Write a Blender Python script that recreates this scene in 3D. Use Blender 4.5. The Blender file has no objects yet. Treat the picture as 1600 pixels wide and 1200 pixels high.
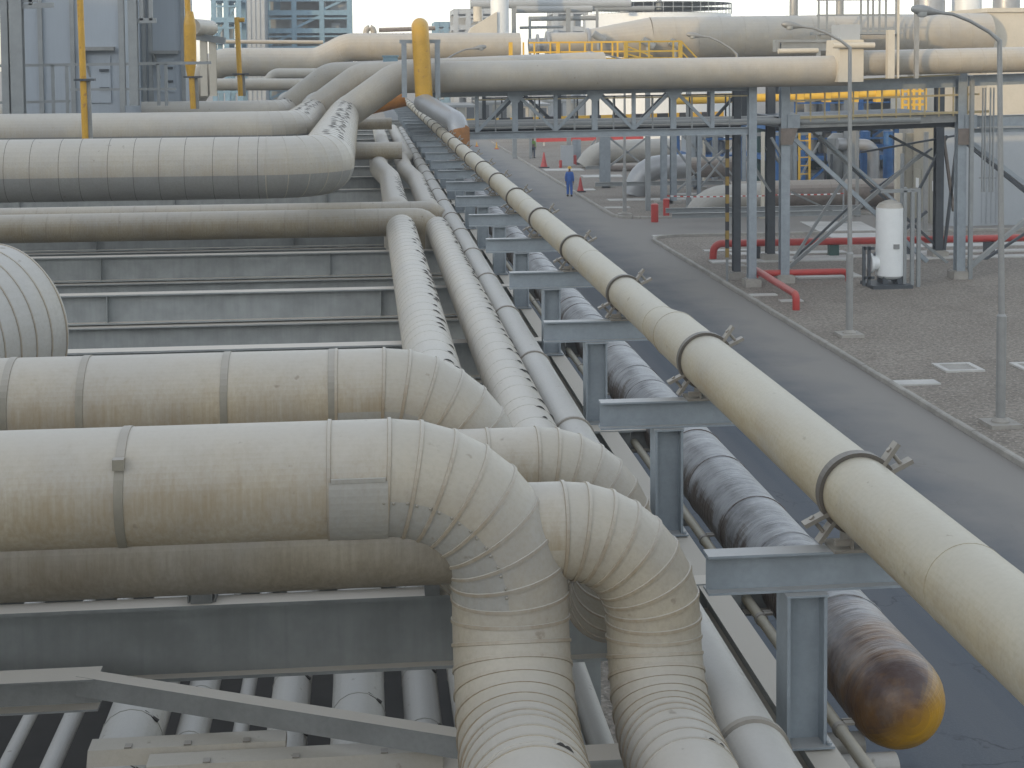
import bpy, math, random
from mathutils import Vector, Matrix
R = math.radians
random.seed(7)

# ------------------------------------------------------------------ camera, sky, sun, exposure
SC = bpy.context.scene
COL = SC.collection
CAM_F, PPX, PPY, VPX, VPY, ROLL, CAM_H = 2300.0, 800.0, 232.0, 568.0, 100.0, 0.007, 8.1
_y = Vector(((VPX - PPX) / CAM_F, -(VPY - PPY) / CAM_F, 1.0)).normalized()
_u = Vector((-ROLL, 1.0, 0.0)); _u.z = -(_u.x * _y.x + _u.y * _y.y) / _y.z; _u.normalize()
_x = _y.cross(_u)
if _x.x < 0: _x = -_x
W2 = Matrix((_x, _y, _u))                       # world = W2 @ (right, up, forward)
right = W2 @ Vector((1, 0, 0)); up = W2 @ Vector((0, 1, 0)); fwd = W2 @ Vector((0, 0, 1))
cd = bpy.data.cameras.new("camera"); cam = bpy.data.objects.new("camera", cd); COL.objects.link(cam)
cam.matrix_world = Matrix(((right.x, up.x, -fwd.x, 0), (right.y, up.y, -fwd.y, 0), (right.z, up.z, -fwd.z, CAM_H), (0, 0, 0, 1)))
cd.sensor_width = 36.0; cd.lens = CAM_F / 1600 * 36
cd.shift_x = 0.0; cd.shift_y = (PPY - 600) / 1600
cd.clip_start = 0.1; cd.clip_end = 6000
SC.camera = cam

SUN_EL, SUN_AZ = R(9.0), R(46.0)                # travel direction: azimuth measured from +Y towards +X
world = bpy.data.worlds.new("World"); SC.world = world; world.use_nodes = True
nt = world.node_tree; bg = nt.nodes["Background"]
sky = nt.nodes.new("ShaderNodeTexSky"); sky.sky_type = 'NISHITA'; sky.sun_disc = False
sky.sun_elevation = SUN_EL; sky.sun_rotation = SUN_AZ + math.pi
sky.air_density = 1.0; sky.dust_density = 0.8; sky.ozone_density = 2.0; sky.altitude = 0
hs = nt.nodes.new("ShaderNodeHueSaturation"); hs.inputs['Saturation'].default_value = 0.36
nt.links.new(sky.outputs[0], hs.inputs['Color']); nt.links.new(hs.outputs[0], bg.inputs[0])   # dust-laden, washed-out sky; bg.inputs[1].default_value = 0.15
sd = bpy.data.lights.new("sun", 'SUN'); sd.energy = 5.0; sd.angle = R(0.5); sd.color = (1.0, 0.72, 0.38)
so = bpy.data.objects.new("sun", sd); COL.objects.link(so)
sdir = Vector((math.sin(SUN_AZ) * math.cos(SUN_EL), math.cos(SUN_AZ) * math.cos(SUN_EL), -math.sin(SUN_EL)))
so.rotation_euler = sdir.to_track_quat('-Z', 'Y').to_euler(); so.location = (-60, -60, 60)
SC.view_settings.view_transform = 'Standard'; SC.view_settings.look = 'None'
SC.view_settings.gamma = 1.0; SC.view_settings.exposure = -1.0
SC.render.engine = 'CYCLES'; SC.cycles.max_bounces = 6; SC.cycles.use_denoising = True


def P(px, py, X=None, Y=None, Z=None):
    """The world point seen at a photo pixel, on a plane X=, Y= or Z= const."""
    d = W2 @ Vector(((px - PPX) / CAM_F, -(py - PPY) / CAM_F, 1.0))
    t = X / d.x if X is not None else Y / d.y if Y is not None else (Z - CAM_H) / d.z
    return Vector((0, 0, CAM_H)) + d * t


# ------------------------------------------------------------------ mesh helpers
class MB:
    def __init__(s): s.v, s.f, s.m, s.s = [], [], [], []

    def face(s, ids, mat=0, smooth=False): s.f.append(ids); s.m.append(mat); s.s.append(smooth)

    def quad(s, a, b, c, d, mat=0):
        n = len(s.v); s.v += [Vector(a), Vector(b), Vector(c), Vector(d)]; s.face((n, n + 1, n + 2, n + 3), mat)

    def box(s, lo, hi, mat=0):
        x0, y0, z0 = lo; x1, y1, z1 = hi
        s.hexa([(x0, y0, z0), (x1, y0, z0), (x1, y1, z0), (x0, y1, z0)], [(x0, y0, z1), (x1, y0, z1), (x1, y1, z1), (x0, y1, z1)], mat)

    def hexa(s, a, b, mat=0):
        n = len(s.v); s.v += [Vector(p) for p in a] + [Vector(p) for p in b]
        for q in ((3, 2, 1, 0), (4, 5, 6, 7), (0, 1, 5, 4), (1, 2, 6, 5), (2, 3, 7, 6), (3, 0, 4, 7)):
            s.face(tuple(n + i for i in q), mat)

    def cbox(s, c, w, d, h, mat=0, rz=0.0):
        """box by centre of its base"""
        c = Vector(c); ca, sa = math.cos(rz), math.sin(rz)
        pts = [(-w / 2, -d / 2), (w / 2, -d / 2), (w / 2, d / 2), (-w / 2, d / 2)]
        pts = [(c.x + x * ca - y * sa, c.y + x * sa + y * ca) for x, y in pts]
        s.hexa([(x, y, c.z) for x, y in pts], [(x, y, c.z + h) for x, y in pts], mat)

    def profile(s, a, b, poly, upv=(0, 0, 1), mat=0):
        """extrude a closed 2-D polygon (side, up) from a to b"""
        a, b = Vector(a), Vector(b); t = (b - a).normalized(); u = Vector(upv)
        sd = t.cross(u)
        if sd.length < 1e-4: sd = t.cross(Vector((0, 1, 0)))
        sd.normalize(); u = sd.cross(t).normalized(); n = len(s.v); k = len(poly)
        for p in (a, b): s.v += [p + sd * x + u * y for x, y in poly]
        for i in range(k):
            j = (i + 1) % k; s.face((n + i, n + j, n + k + j, n + k + i), mat)
        s.face(tuple(n + i for i in reversed(range(k))), mat); s.face(tuple(n + k + i for i in range(k)), mat)

    def bar(s, a, b, w, h, upv=(0, 0, 1), mat=0):
        s.profile(a, b, [(-w / 2, -h / 2), (w / 2, -h / 2), (w / 2, h / 2), (-w / 2, h / 2)], upv, mat)

    def ibeam(s, a, b, w, h, tf=0.014, tw=0.01, upv=(0, 0, 1), mat=0):
        W, Hh, t, q = w / 2, h / 2, tf, tw / 2
        s.profile(a, b, [(-W, -Hh), (W, -Hh), (W, -Hh + t), (q, -Hh + t), (q, Hh - t), (W, Hh - t), (W, Hh), (-W, Hh), (-W, Hh - t), (-q, Hh - t), (-q, -Hh + t), (-W, -Hh + t)], upv, mat)

    def channel(s, a, b, w, h, t=0.012, upv=(0, 0, 1), mat=0):
        s.profile(a, b, [(0, -h / 2), (w, -h / 2), (w, -h / 2 + t), (t, -h / 2 + t), (t, h / 2 - t), (w, h / 2 - t), (w, h / 2), (0, h / 2)], upv, mat)

    def tube(s, pts, r, seg=24, caps=True, split=False, matfn=None, mat=0, smooth=True, ref=None):
        pts = [Vector(p) for p in pts]; n = len(pts)
        rr = list(r) if isinstance(r, (list, tuple)) else [r] * n
        tan = []
        for i in range(n):
            a = (pts[i] - pts[i - 1]).normalized() if i else None
            b = (pts[i + 1] - pts[i]).normalized() if i < n - 1 else None
            t = a if b is None else b if a is None else (a + b)
            tan.append(t.normalized() if t.length > 1e-6 else a)
        u = Vector(ref) if ref else (Vector((0, 0, 1)) if abs(tan[0].z) < 0.9 else Vector((0, 1, 0)))
        rings = []
        for i in range(n):
            u = (u - tan[i] * u.dot(tan[i])).normalized(); w = tan[i].cross(u)
            a = (pts[i] - pts[i - 1]).normalized() if i else tan[i]
            k = 1.0 / max(0.6, a.dot(tan[i])) if 0 < i < n - 1 else 1.0
            # stretch the mitre in the plane of the bend
            bend = None
            if 0 < i < n - 1:
                bb = (pts[i + 1] - pts[i]).normalized(); d = (bb - a)
                if d.length > 1e-4: bend = (d - tan[i] * d.dot(tan[i])).normalized()
            ring = []
            for j in range(seg):
                th = 2 * math.pi * j / seg; o = (u * math.cos(th) + w * math.sin(th)) * rr[i]
                if bend is not None and k > 1: o = o + bend * (o.dot(bend) * (k - 1))
                ring.append(pts[i] + o)
            rings.append(ring)
        def mf(i, j):
            if not matfn: return mat
            c = (rings[i][j] + rings[i][(j + 1) % seg] + rings[i + 1][j] + rings[i + 1][(j + 1) % seg]) / 4
            return matfn((pts[i] + pts[i + 1]) / 2, c)
        if split:
            for i in range(n - 1):
                q = len(s.v); s.v += rings[i] + rings[i + 1]
                for j in range(seg):
                    k = (j + 1) % seg; s.face((q + j, q + k, q + seg + k, q + seg + j), mf(i, j), smooth)
        else:
            q = len(s.v)
            for g in rings: s.v += g
            for i in range(n - 1):
                for j in range(seg):
                    k = (j + 1) % seg; o = q + i * seg
                    s.face((o + j, o + k, o + seg + k, o + seg + j), mf(i, j), smooth)
        if caps:
            for g, rev in ((rings[0], True), (rings[-1], False)):
                q = len(s.v); s.v += g; ids = tuple(range(q, q + seg)); s.face(tuple(reversed(ids)) if rev else ids, mat)

    def band(s, c, ax, r, w, h, seg=28, mat=0, bevel=0.3):
        """a raised hoop round a pipe"""
        c = Vector(c); ax = Vector(ax).normalized()
        e = w / 2 * (1 - bevel)
        s.tube([c - ax * w / 2, c - ax * e, c + ax * e, c + ax * w / 2], [r - 0.004, r + h, r + h, r - 0.004], seg, caps=False, split=True, mat=mat)

    def lathe(s, c, prof, seg=24, ax=(0, 0, 1), mat=0, split=True, smooth=True):
        c = Vector(c); ax = Vector(ax).normalized()
        s.tube([c + ax * z for r, z in prof], [r for r, z in prof], seg, caps=True, split=split, mat=mat, smooth=smooth)

    def dome(s, c, r, h, seg=24, ax=(0, 0, 1), n=5, mat=0):
        s.lathe(c, [(r * math.cos(R(90) * i / n) + 1e-3, h * math.sin(R(90) * i / n)) for i in range(n + 1)], seg, ax, mat, split=False)

    def build(s, name, mats, parent=None, origin=None, label=None):
        me = bpy.data.meshes.new(name)
        o0 = Vector(parent.location) if parent is not None else (Vector(origin) if origin is not None else Vector((0, 0, 0)))
        if parent is not None and parent.parent is not None: o0 = o0 + Vector(parent.parent.location)
        me.from_pydata([tuple(v - o0) for v in s.v], [], s.f)
        me.polygons.foreach_set("material_index", s.m); me.polygons.foreach_set("use_smooth", s.s)
        for m in (mats if isinstance(mats, (list, tuple)) else [mats]): me.materials.append(m)
        me.update()
        o = bpy.data.objects.new(name, me); COL.objects.link(o)
        if parent is not None: o.parent = parent
        else: o.location = o0
        if label: o['label'] = label
        return o


def tag(o, label, cat, group=None):
    o['label'] = label; o['category'] = cat
    if group: o['group'] = group
    return o


def thing(name, label, cat, loc=(0, 0, 0), group=None):
    o = bpy.data.objects.new(name, None); COL.objects.link(o); o.location = loc; o.empty_display_size = 0.2
    return tag(o, label, cat, group)


def struct(o, kind='structure'): o['kind'] = kind; return o


def route(corners, Rb, n=8):
    """polyline with rounded corners; returns points and the indices that lie on arcs"""
    c = [Vector(p) for p in corners]; out, arc = [c[0]], []
    rb = Rb if isinstance(Rb, (list, tuple)) else [Rb] * (len(c) - 2)
    for i in range(1, len(c) - 1):
        a = (c[i - 1] - c[i]).normalized(); b = (c[i + 1] - c[i]).normalized(); ang = a.angle(b)
        t = rb[i - 1] / math.tan(ang / 2); cen = c[i] + (a + b).normalized() * (rb[i - 1] / math.sin(ang / 2))
        p0 = c[i] + a * t - cen; p1 = c[i] + b * t - cen; tot = p0.angle(p1); axs = p0.cross(p1).normalized()
        for k in range(n + 1):
            q = Matrix.Rotation(tot * k / n, 3, axs) @ p0 + cen
            if (q - out[-1]).length > 1e-3: out.append(q)
            arc.append(len(out) - 1)
    out.append(c[-1]); return out, arc


def ords(n):
    w = "first second third fourth fifth sixth seventh eighth ninth tenth eleventh twelfth thirteenth fourteenth fifteenth sixteenth seventeenth eighteenth nineteenth twentieth".split()
    t = "twenty-first twenty-second twenty-third twenty-fourth twenty-fifth twenty-sixth twenty-seventh twenty-eighth twenty-ninth thirtieth".split()
    return (w + t)[n]


# ------------------------------------------------------------------ materials
def new_mat(name):
    m = bpy.data.materials.new(name); m.use_nodes = True
    b = m.node_tree.nodes["Principled BSDF"]; return m, m.node_tree, b


def N(t, kind, **kw):
    n = t.nodes.new(kind)
    for k, v in kw.items(): setattr(n, k, v)
    return n


def noise(t, vec, scale, detail=4, rough=0.55, out='Fac'):
    n = N(t, "ShaderNodeTexNoise"); n.inputs['Scale'].default_value = scale; n.inputs['Detail'].default_value = detail; n.inputs['Roughness'].default_value = rough
    t.links.new(vec, n.inputs['Vector']); return n.outputs[out]


def ramp(t, fac, stops):
    n = N(t, "ShaderNodeValToRGB"); e = n.color_ramp.elements
    while len(e) < len(stops): e.new(0.5)
    for i, (p, c) in enumerate(stops):
        e[i].position = p; e[i].color = (c, c, c, 1) if isinstance(c, (int, float)) else (*c, 1)
    t.links.new(fac, n.inputs[0]); return n.outputs[0]


def mix(t, fac, a, b, mode='MIX'):
    n = N(t, "ShaderNodeMix"); n.data_type = 'RGBA'; n.blend_type = mode
    for sock, val in ((n.inputs[0], fac), (n.inputs[6], a), (n.inputs[7], b)):
        if isinstance(val, (int, float)): sock.default_value = val
        elif isinstance(val, tuple): sock.default_value = (*val, 1)
        else: t.links.new(val, sock)
    return n.outputs[2]


def math_(t, op, a, b=None):
    n = N(t, "ShaderNodeMath", operation=op)
    for i, v in enumerate((a, b)):
        if v is None: continue
        if isinstance(v, (int, float)): n.inputs[i].default_value = v
        else: t.links.new(v, n.inputs[i])
    return n.outputs[0]


def mapv(t, vec, sc):
    n = N(t, "ShaderNodeMapping"); n.inputs['Scale'].default_value = sc; t.links.new(vec, n.inputs['Vector']); return n.outputs[0]


def bump(t, b, h, strength=0.2, dist=0.01):
    n = N(t, "ShaderNodeBump"); n.inputs['Strength'].default_value = strength; n.inputs['Distance'].default_value = dist
    t.links.new(h, n.inputs['Height']); t.links.new(n.outputs[0], b.inputs['Normal'])


def coords(t):
    """object coordinates shifted by a random amount for each object"""
    tc = N(t, "ShaderNodeTexCoord"); oi = N(t, "ShaderNodeObjectInfo"); a = N(t, "ShaderNodeVectorMath", operation='ADD')
    sc = N(t, "ShaderNodeVectorMath", operation='SCALE'); sc.inputs['Scale'].default_value = 37.0
    cx = N(t, "ShaderNodeCombineXYZ")
    for i in range(3): t.links.new(oi.outputs['Random'], cx.inputs[i])
    t.links.new(cx.outputs[0], sc.inputs[0]); t.links.new(tc.outputs['Object'], a.inputs[0]); t.links.new(sc.outputs[0], a.inputs[1])
    return a.outputs[0]


def normal_z(t):
    g = N(t, "ShaderNodeNewGeometry"); s = N(t, "ShaderNodeSeparateXYZ"); t.links.new(g.outputs['True Normal'], s.inputs[0]); return s.outputs[2]


def clad(name, base, dust, stain, st_amt=0.6, metal=0.0, rough=0.5, streak=(26, 26, 1.2), side=True):
    """sheet-metal pipe cladding: mottled paint, fine settled dust on top, run-off stains down the sides"""
    m, t, b = new_mat(name); v = coords(t)
    big = noise(t, v, 1.3, 5, 0.6); fine = noise(t, v, 38, 4, 0.65)
    gm = sum(base) / 3 * 0.84
    col = mix(t, ramp(t, big, [(0.38, 0.0), (0.64, 1.0)]), base, tuple(c * 0.45 + gm * 0.5 for c in base))
    col = mix(t, math_(t, 'MULTIPLY', ramp(t, fine, [(0.42, 0.0), (0.72, 1.0)]), 0.5), col, tuple(c * 0.68 for c in base))
    nz = normal_z(t)
    # settled dust where the sheet faces up
    top = ramp(t, nz, [(0.15, 0.0), (0.95, 1.0)])
    col = mix(t, math_(t, 'MULTIPLY', top, 0.75), col, dust)
    if side:
        run = noise(t, mapv(t, v, streak), 1.0, 5, 0.7)
        # runs start at different heights and thin out along the pipe
        run2 = noise(t, mapv(t, v, tuple(q * 0.27 for q in streak)), 1.0, 6, 0.7); patch = noise(t, v, 2.1, 4, 0.6)
        zone = ramp(t, math_(t, 'ADD', nz, math_(t, 'MULTIPLY', math_(t, 'SUBTRACT', run2, 0.5), 1.5)), [(0.0, 1.0), (0.55, 0.35), (0.9, 0.0)])
        amt = math_(t, 'MULTIPLY', math_(t, 'MULTIPLY', ramp(t, math_(t, 'ADD', math_(t, 'MULTIPLY', run, 0.55), math_(t, 'MULTIPLY', patch, 0.45)), [(0.34, 0.0), (0.66, 1.0)]), zone), st_amt)
        col = mix(t, amt, col, stain)
    spk = noise(t, v, 11, 3, 0.5)
    col = mix(t, ramp(t, spk, [(0.70, 0.0), (0.76, 0.5)]), col, (0.16, 0.12, 0.08))
    t.links.new(col, b.inputs['Base Color']); b.inputs['Roughness'].default_value = rough; b.inputs['Metallic'].default_value = metal
    t.links.new(math_(t, 'ADD', math_(t, 'MULTIPLY', fine, 0.25), rough - 0.1), b.inputs['Roughness'])
    bump(t, b, big, 0.25, 0.02)
    return m


def paint(name, base, rough=0.45, wear=0.25, dust=None, dust_amt=0.6, scale=3.0, spot=None, metal=0.0, streak=False, spot_at=0.60):
    """painted steel: slight patchiness, optional dust on faces turned up, optional rust spots"""
    m, t, b = new_mat(name); v = coords(t)
    n1 = noise(t, v, scale, 5, 0.6); n2 = noise(t, mapv(t, v, (14, 14, 0.8)) if streak else v, 1.0 if streak else scale * 9, 4, 0.6)
    col = mix(t, ramp(t, n1, [(0.35, 0.0), (0.68, 1.0)]), base, tuple(c * (1 - wear) for c in base))
    col = mix(t, math_(t, 'MULTIPLY', ramp(t, n2, [(0.42, 0.0), (0.7, 1.0)]), wear * 1.4), col, tuple(c * 0.6 + 0.02 for c in base))
    if dust:
        top = ramp(t, normal_z(t), [(0.35, 0.0), (0.8, 1.0)])
        col = mix(t, math_(t, 'MULTIPLY', top, math_(t, 'ADD', math_(t, 'MULTIPLY', n1, 0.5), dust_amt - 0.1)), col, dust)
    if spot:
        n3 = noise(t, v, scale * 2.2, 6, 0.7)
        col = mix(t, ramp(t, n3, [(spot_at, 0.0), (spot_at + 0.08, 0.9)]), col, spot)
    t.links.new(col, b.inputs['Base Color']); b.inputs['Metallic'].default_value = metal
    t.links.new(math_(t, 'ADD', math_(t, 'MULTIPLY', n2, 0.2), rough - 0.08), b.inputs['Roughness'])
    return m


def flat(name, base, rough=0.5, metal=0.0):
    m, t, b = new_mat(name); v = coords(t); n1 = noise(t, v, 4, 4)
    t.links.new(mix(t, n1, base, tuple(c * 0.8 for c in base)), b.inputs['Base Color'])
    b.inputs['Roughness'].default_value = rough; b.inputs['Metallic'].default_value = metal; return m


DUST = (0.43, 0.40, 0.35)
M = {}
M['clad'] = clad('cream_cladding', (0.45, 0.39, 0.285), (0.52, 0.49, 0.43), (0.25, 0.18, 0.09), 0.72, streak=(42, 42, 1.0))
M['clad_brown_shade'] = clad('brown_stained_shaded_cladding', (0.27, 0.235, 0.175), (0.45, 0.42, 0.36), (0.13, 0.10, 0.06), 0.8, streak=(40, 40, 0.6))  # brown stain, plus the shade below the big strapped pipe put into the colour
M['clad_y'] = clad('cream_cladding_lengthwise', (0.49, 0.445, 0.365), (0.55, 0.52, 0.46), (0.30, 0.25, 0.17), 0.35, streak=(26, 1.2, 26))
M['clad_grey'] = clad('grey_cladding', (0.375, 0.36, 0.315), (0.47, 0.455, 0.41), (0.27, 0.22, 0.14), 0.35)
M['clad_far'] = clad('pale_cladding', (0.44, 0.405, 0.335), (0.53, 0.505, 0.45), (0.33, 0.26, 0.16), 0.5)
M['clad_low'] = clad('dusty_white_cladding', (0.47, 0.45, 0.40), (0.52, 0.505, 0.465), (0.3, 0.25, 0.17), 0.3, streak=(26, 1.2, 26))
M['seam'] = flat('open_seam', (0.05, 0.045, 0.04), 0.9)
M['ring'] = clad('seam_ring', (0.40, 0.345, 0.255), (0.50, 0.47, 0.41), (0.24, 0.17, 0.09), 0.7)
M['clad_bend'] = clad('cream_bend_cladding', (0.43, 0.38, 0.29), (0.48, 0.45, 0.385), (0.31, 0.245, 0.155), 0.3, streak=(7, 7, 4))
M['strap'] = paint('strap_steel', (0.27, 0.245, 0.19), 0.5, 0.25, DUST)
M['steel'] = paint('blue_grey_steel', (0.30, 0.34, 0.37), 0.42, 0.2, (0.40, 0.395, 0.375), 0.7, spot=(0.20, 0.13, 0.085), spot_at=0.70)
M['girder'] = paint('grey_girder_steel', (0.34, 0.355, 0.345), 0.5, 0.25, (0.60, 0.55, 0.47), 0.95, streak=True)
M['dusty'] = paint('dust_covered_steel', (0.26, 0.265, 0.255), 0.6, 0.25, (0.50, 0.46, 0.39), 0.95)
M['bare'] = clad('painted_pipe', (0.43, 0.385, 0.28), (0.46, 0.425, 0.34), (0.30, 0.215, 0.10), 0.75, streak=(9, 1.5, 9))
M['clamp'] = paint('clamp_steel', (0.115, 0.10, 0.082), 0.5, 0.3, (0.22, 0.20, 0.17), 0.4)
M['clampear'] = paint('clamp_lug', (0.27, 0.245, 0.205), 0.5, 0.3, (0.38, 0.35, 0.30), 0.6)
M['yellow'] = paint('yellow_paint', (0.60, 0.335, 0.03), 0.42, 0.16, (0.5, 0.36, 0.12), 0.4, spot=(0.36, 0.18, 0.05))
M['yellow_bright'] = paint('bright_yellow_paint', (0.75, 0.45, 0.04), 0.42, 0.1)
M['yellow_dull'] = paint('dull_yellow_paint', (0.36, 0.24, 0.05), 0.5, 0.25)
M['black'] = paint('black_paint', (0.03, 0.03, 0.035), 0.5, 0.2)
M['red'] = paint('red_paint', (0.50, 0.045, 0.035), 0.4, 0.18, (0.5, 0.2, 0.16), 0.35)
M['white'] = paint('white_paint', (0.76, 0.78, 0.77), 0.4, 0.05)
M['concrete'] = paint('concrete', (0.42, 0.395, 0.35), 0.85, 0.3, scale=1.5)
M['pale_concrete'] = paint('pale_concrete', (0.60, 0.585, 0.545), 0.85, 0.2, scale=1.2)
M['silver'] = clad('silver_cladding', (0.38, 0.395, 0.41), (0.46, 0.465, 0.46), (0.3, 0.28, 0.25), 0.3, 0.35, 0.35)
M['rusty'] = paint('weathered_brown_pipe', (0.22, 0.18, 0.15), 0.6, 0.35, (0.38, 0.34, 0.29), 0.7, spot=(0.16, 0.1, 0.07))
M['rust'] = paint('rust', (0.33, 0.15, 0.05), 0.8, 0.3, scale=6)
M['rust_orange'] = paint('orange_rust_paint', (0.50, 0.20, 0.03), 0.5, 0.3)
M['rack_shade'] = paint('rack_shade_dark', (0.055, 0.05, 0.045), 0.8, 0.4, scale=0.8)  # near-black colour stands in for the deep shade under the rack
M['tan_rail'] = paint('tan_railing_paint', (0.44, 0.36, 0.20), 0.5, 0.2)
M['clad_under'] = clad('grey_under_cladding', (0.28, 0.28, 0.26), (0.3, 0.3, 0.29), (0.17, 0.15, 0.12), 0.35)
M['dark'] = paint('dark_steel', (0.065, 0.075, 0.085), 0.5, 0.25)
M['blue'] = paint('blue_paint', (0.035, 0.16, 0.42), 0.45, 0.2)
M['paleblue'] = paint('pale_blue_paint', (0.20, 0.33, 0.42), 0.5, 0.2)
M['green'] = paint('dark_green_paint', (0.035, 0.10, 0.085), 0.5, 0.3)
M['wall_blue'] = paint('blue_grey_sheet', (0.33, 0.37, 0.41), 0.5, 0.1, scale=0.5, streak=True)
M['wall_cream'] = paint('cream_sheet', (0.60, 0.55, 0.45), 0.6, 0.1, scale=0.7)
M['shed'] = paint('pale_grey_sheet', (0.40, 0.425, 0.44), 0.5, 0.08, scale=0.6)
M['shed_door'] = paint('beige_sheet', (0.34, 0.32, 0.26), 0.5, 0.12, scale=0.8)
M['grey'] = paint('grey_paint', (0.27, 0.285, 0.285), 0.5, 0.15, (0.38, 0.37, 0.34), 0.5)
M['lampgrey'] = paint('galvanised_pole', (0.33, 0.33, 0.315), 0.45, 0.15, metal=0.2)
M['glass'] = flat('lamp_glass', (0.55, 0.56, 0.54), 0.25)
M['skin'] = flat('skin', (0.16, 0.09, 0.06), 0.6)
M['overall'] = paint('blue_overalls', (0.03, 0.12, 0.42), 0.8, 0.2, scale=8)
M['hivis'] = paint('green_vest', (0.2, 0.36, 0.06), 0.8, 0.2, scale=8)
M['trouser'] = paint('dark_trousers', (0.03, 0.04, 0.07), 0.8, 0.2)
M['boots'] = flat('boots', (0.03, 0.025, 0.02), 0.6)


def frosty():
    m, t, b = new_mat('dusty_foil_wrap_over_yellow'); v = coords(t); nz = normal_z(t)
    tc = N(t, "ShaderNodeTexCoord"); sx = N(t, "ShaderNodeSeparateXYZ"); t.links.new(tc.outputs['Object'], sx.inputs[0])
    n1 = noise(t, mapv(t, v, (1.3, 2.6, 1.3)), 1.5, 7, 0.66); n2 = noise(t, mapv(t, v, (2.4, 4, 2.4)), 1.5, 6, 0.65); n3 = noise(t, v, 24, 4, 0.6)
    silver = mix(t, ramp(t, n2, [(0.3, 0.0), (0.7, 1.0)]), (0.13, 0.13, 0.132), (0.35, 0.355, 0.36))
    silver = mix(t, ramp(t, n3, [(0.5, 0.0), (0.75, 0.6)]), silver, (0.3, 0.31, 0.34))
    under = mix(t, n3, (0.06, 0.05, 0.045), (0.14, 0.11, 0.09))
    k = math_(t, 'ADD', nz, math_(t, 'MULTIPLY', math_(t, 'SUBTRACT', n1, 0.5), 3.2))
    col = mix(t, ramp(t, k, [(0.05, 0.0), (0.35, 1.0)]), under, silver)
    # the bare yellow paint at the turned-down end
    e = math_(t, 'ADD', sx.outputs[1], math_(t, 'MULTIPLY', math_(t, 'SUBTRACT', n1, 0.5), 2.2))
    gx = N(t, "ShaderNodeNewGeometry"); sn = N(t, "ShaderNodeSeparateXYZ"); t.links.new(gx.outputs['True Normal'], sn.inputs[0])
    yel = mix(t, ramp(t, math_(t, 'ADD', math_(t, 'SUBTRACT', math_(t, 'MULTIPLY', sn.outputs[0], 0.7), math_(t, 'MULTIPLY', sn.outputs[2], 0.8)), math_(t, 'MULTIPLY', n1, 0.9)), [(0.30, 0.0), (0.85, 1.0)]), mix(t, ramp(t, n2, [(0.4, 0.0), (0.6, 1.0)]), (0.085, 0.05, 0.04), (0.20, 0.105, 0.04)), (0.52, 0.28, 0.02))
    col = mix(t, ramp(t, math_(t, 'MULTIPLY', e, 0.5), [(0.0, 1.0), (0.55, 0.0)]), col, yel)
    t.links.new(col, b.inputs['Base Color']); b.inputs['Roughness'].default_value = 0.38; b.inputs['Metallic'].default_value = 0.15
    w = noise(t, mapv(t, v, (1, 6, 1)), 3.0, 5, 0.6); bump(t, b, w, 0.5, 0.03)
    return m
M['foil'] = frosty()


def ground_mat(name, a, bcol, scale, bumpy, speck=None):
    m, t, b = new_mat(name); tc = N(t, "ShaderNodeTexCoord"); v = tc.outputs['Object']
    n1 = noise(t, v, 0.22, 6, 0.62); n2 = noise(t, v, scale, 5, 0.7); n3 = noise(t, mapv(t, v, (1.0, 0.12, 1)), 0.9, 5, 0.6)
    col = mix(t, ramp(t, n1, [(0.40, 0.0), (0.60, 1.0)]), a, bcol)
    col = mix(t, ramp(t, noise(t, v, 0.55, 5, 0.65), [(0.56, 0.0), (0.68, 0.6)]), col, tuple(c * 0.55 for c in bcol))
    col = mix(t, math_(t, 'MULTIPLY', ramp(t, n3, [(0.4, 0.0), (0.7, 1.0)]), 0.5), col, tuple((x + y) * 0.42 for x, y in zip(a, bcol)))
    col = mix(t, ramp(t, n2, [(0.38, 0.9), (0.58, 0.0)]), col, tuple(c * 0.42 for c in a))
    if speck: col = mix(t, ramp(t, noise(t, v, scale * 1.7, 3, 0.5), [(0.56, 0.0), (0.64, 0.8)]), col, speck)
    t.links.new(col, b.inputs['Base Color']); b.inputs['Roughness'].default_value = 0.92
    bump(t, b, n2, bumpy, 0.03); return m
M['gravel'] = ground_mat('gravel_ground', (0.34, 0.297, 0.245), (0.245, 0.21, 0.17), 7.5, 1.0, (0.42, 0.38, 0.32))


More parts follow.
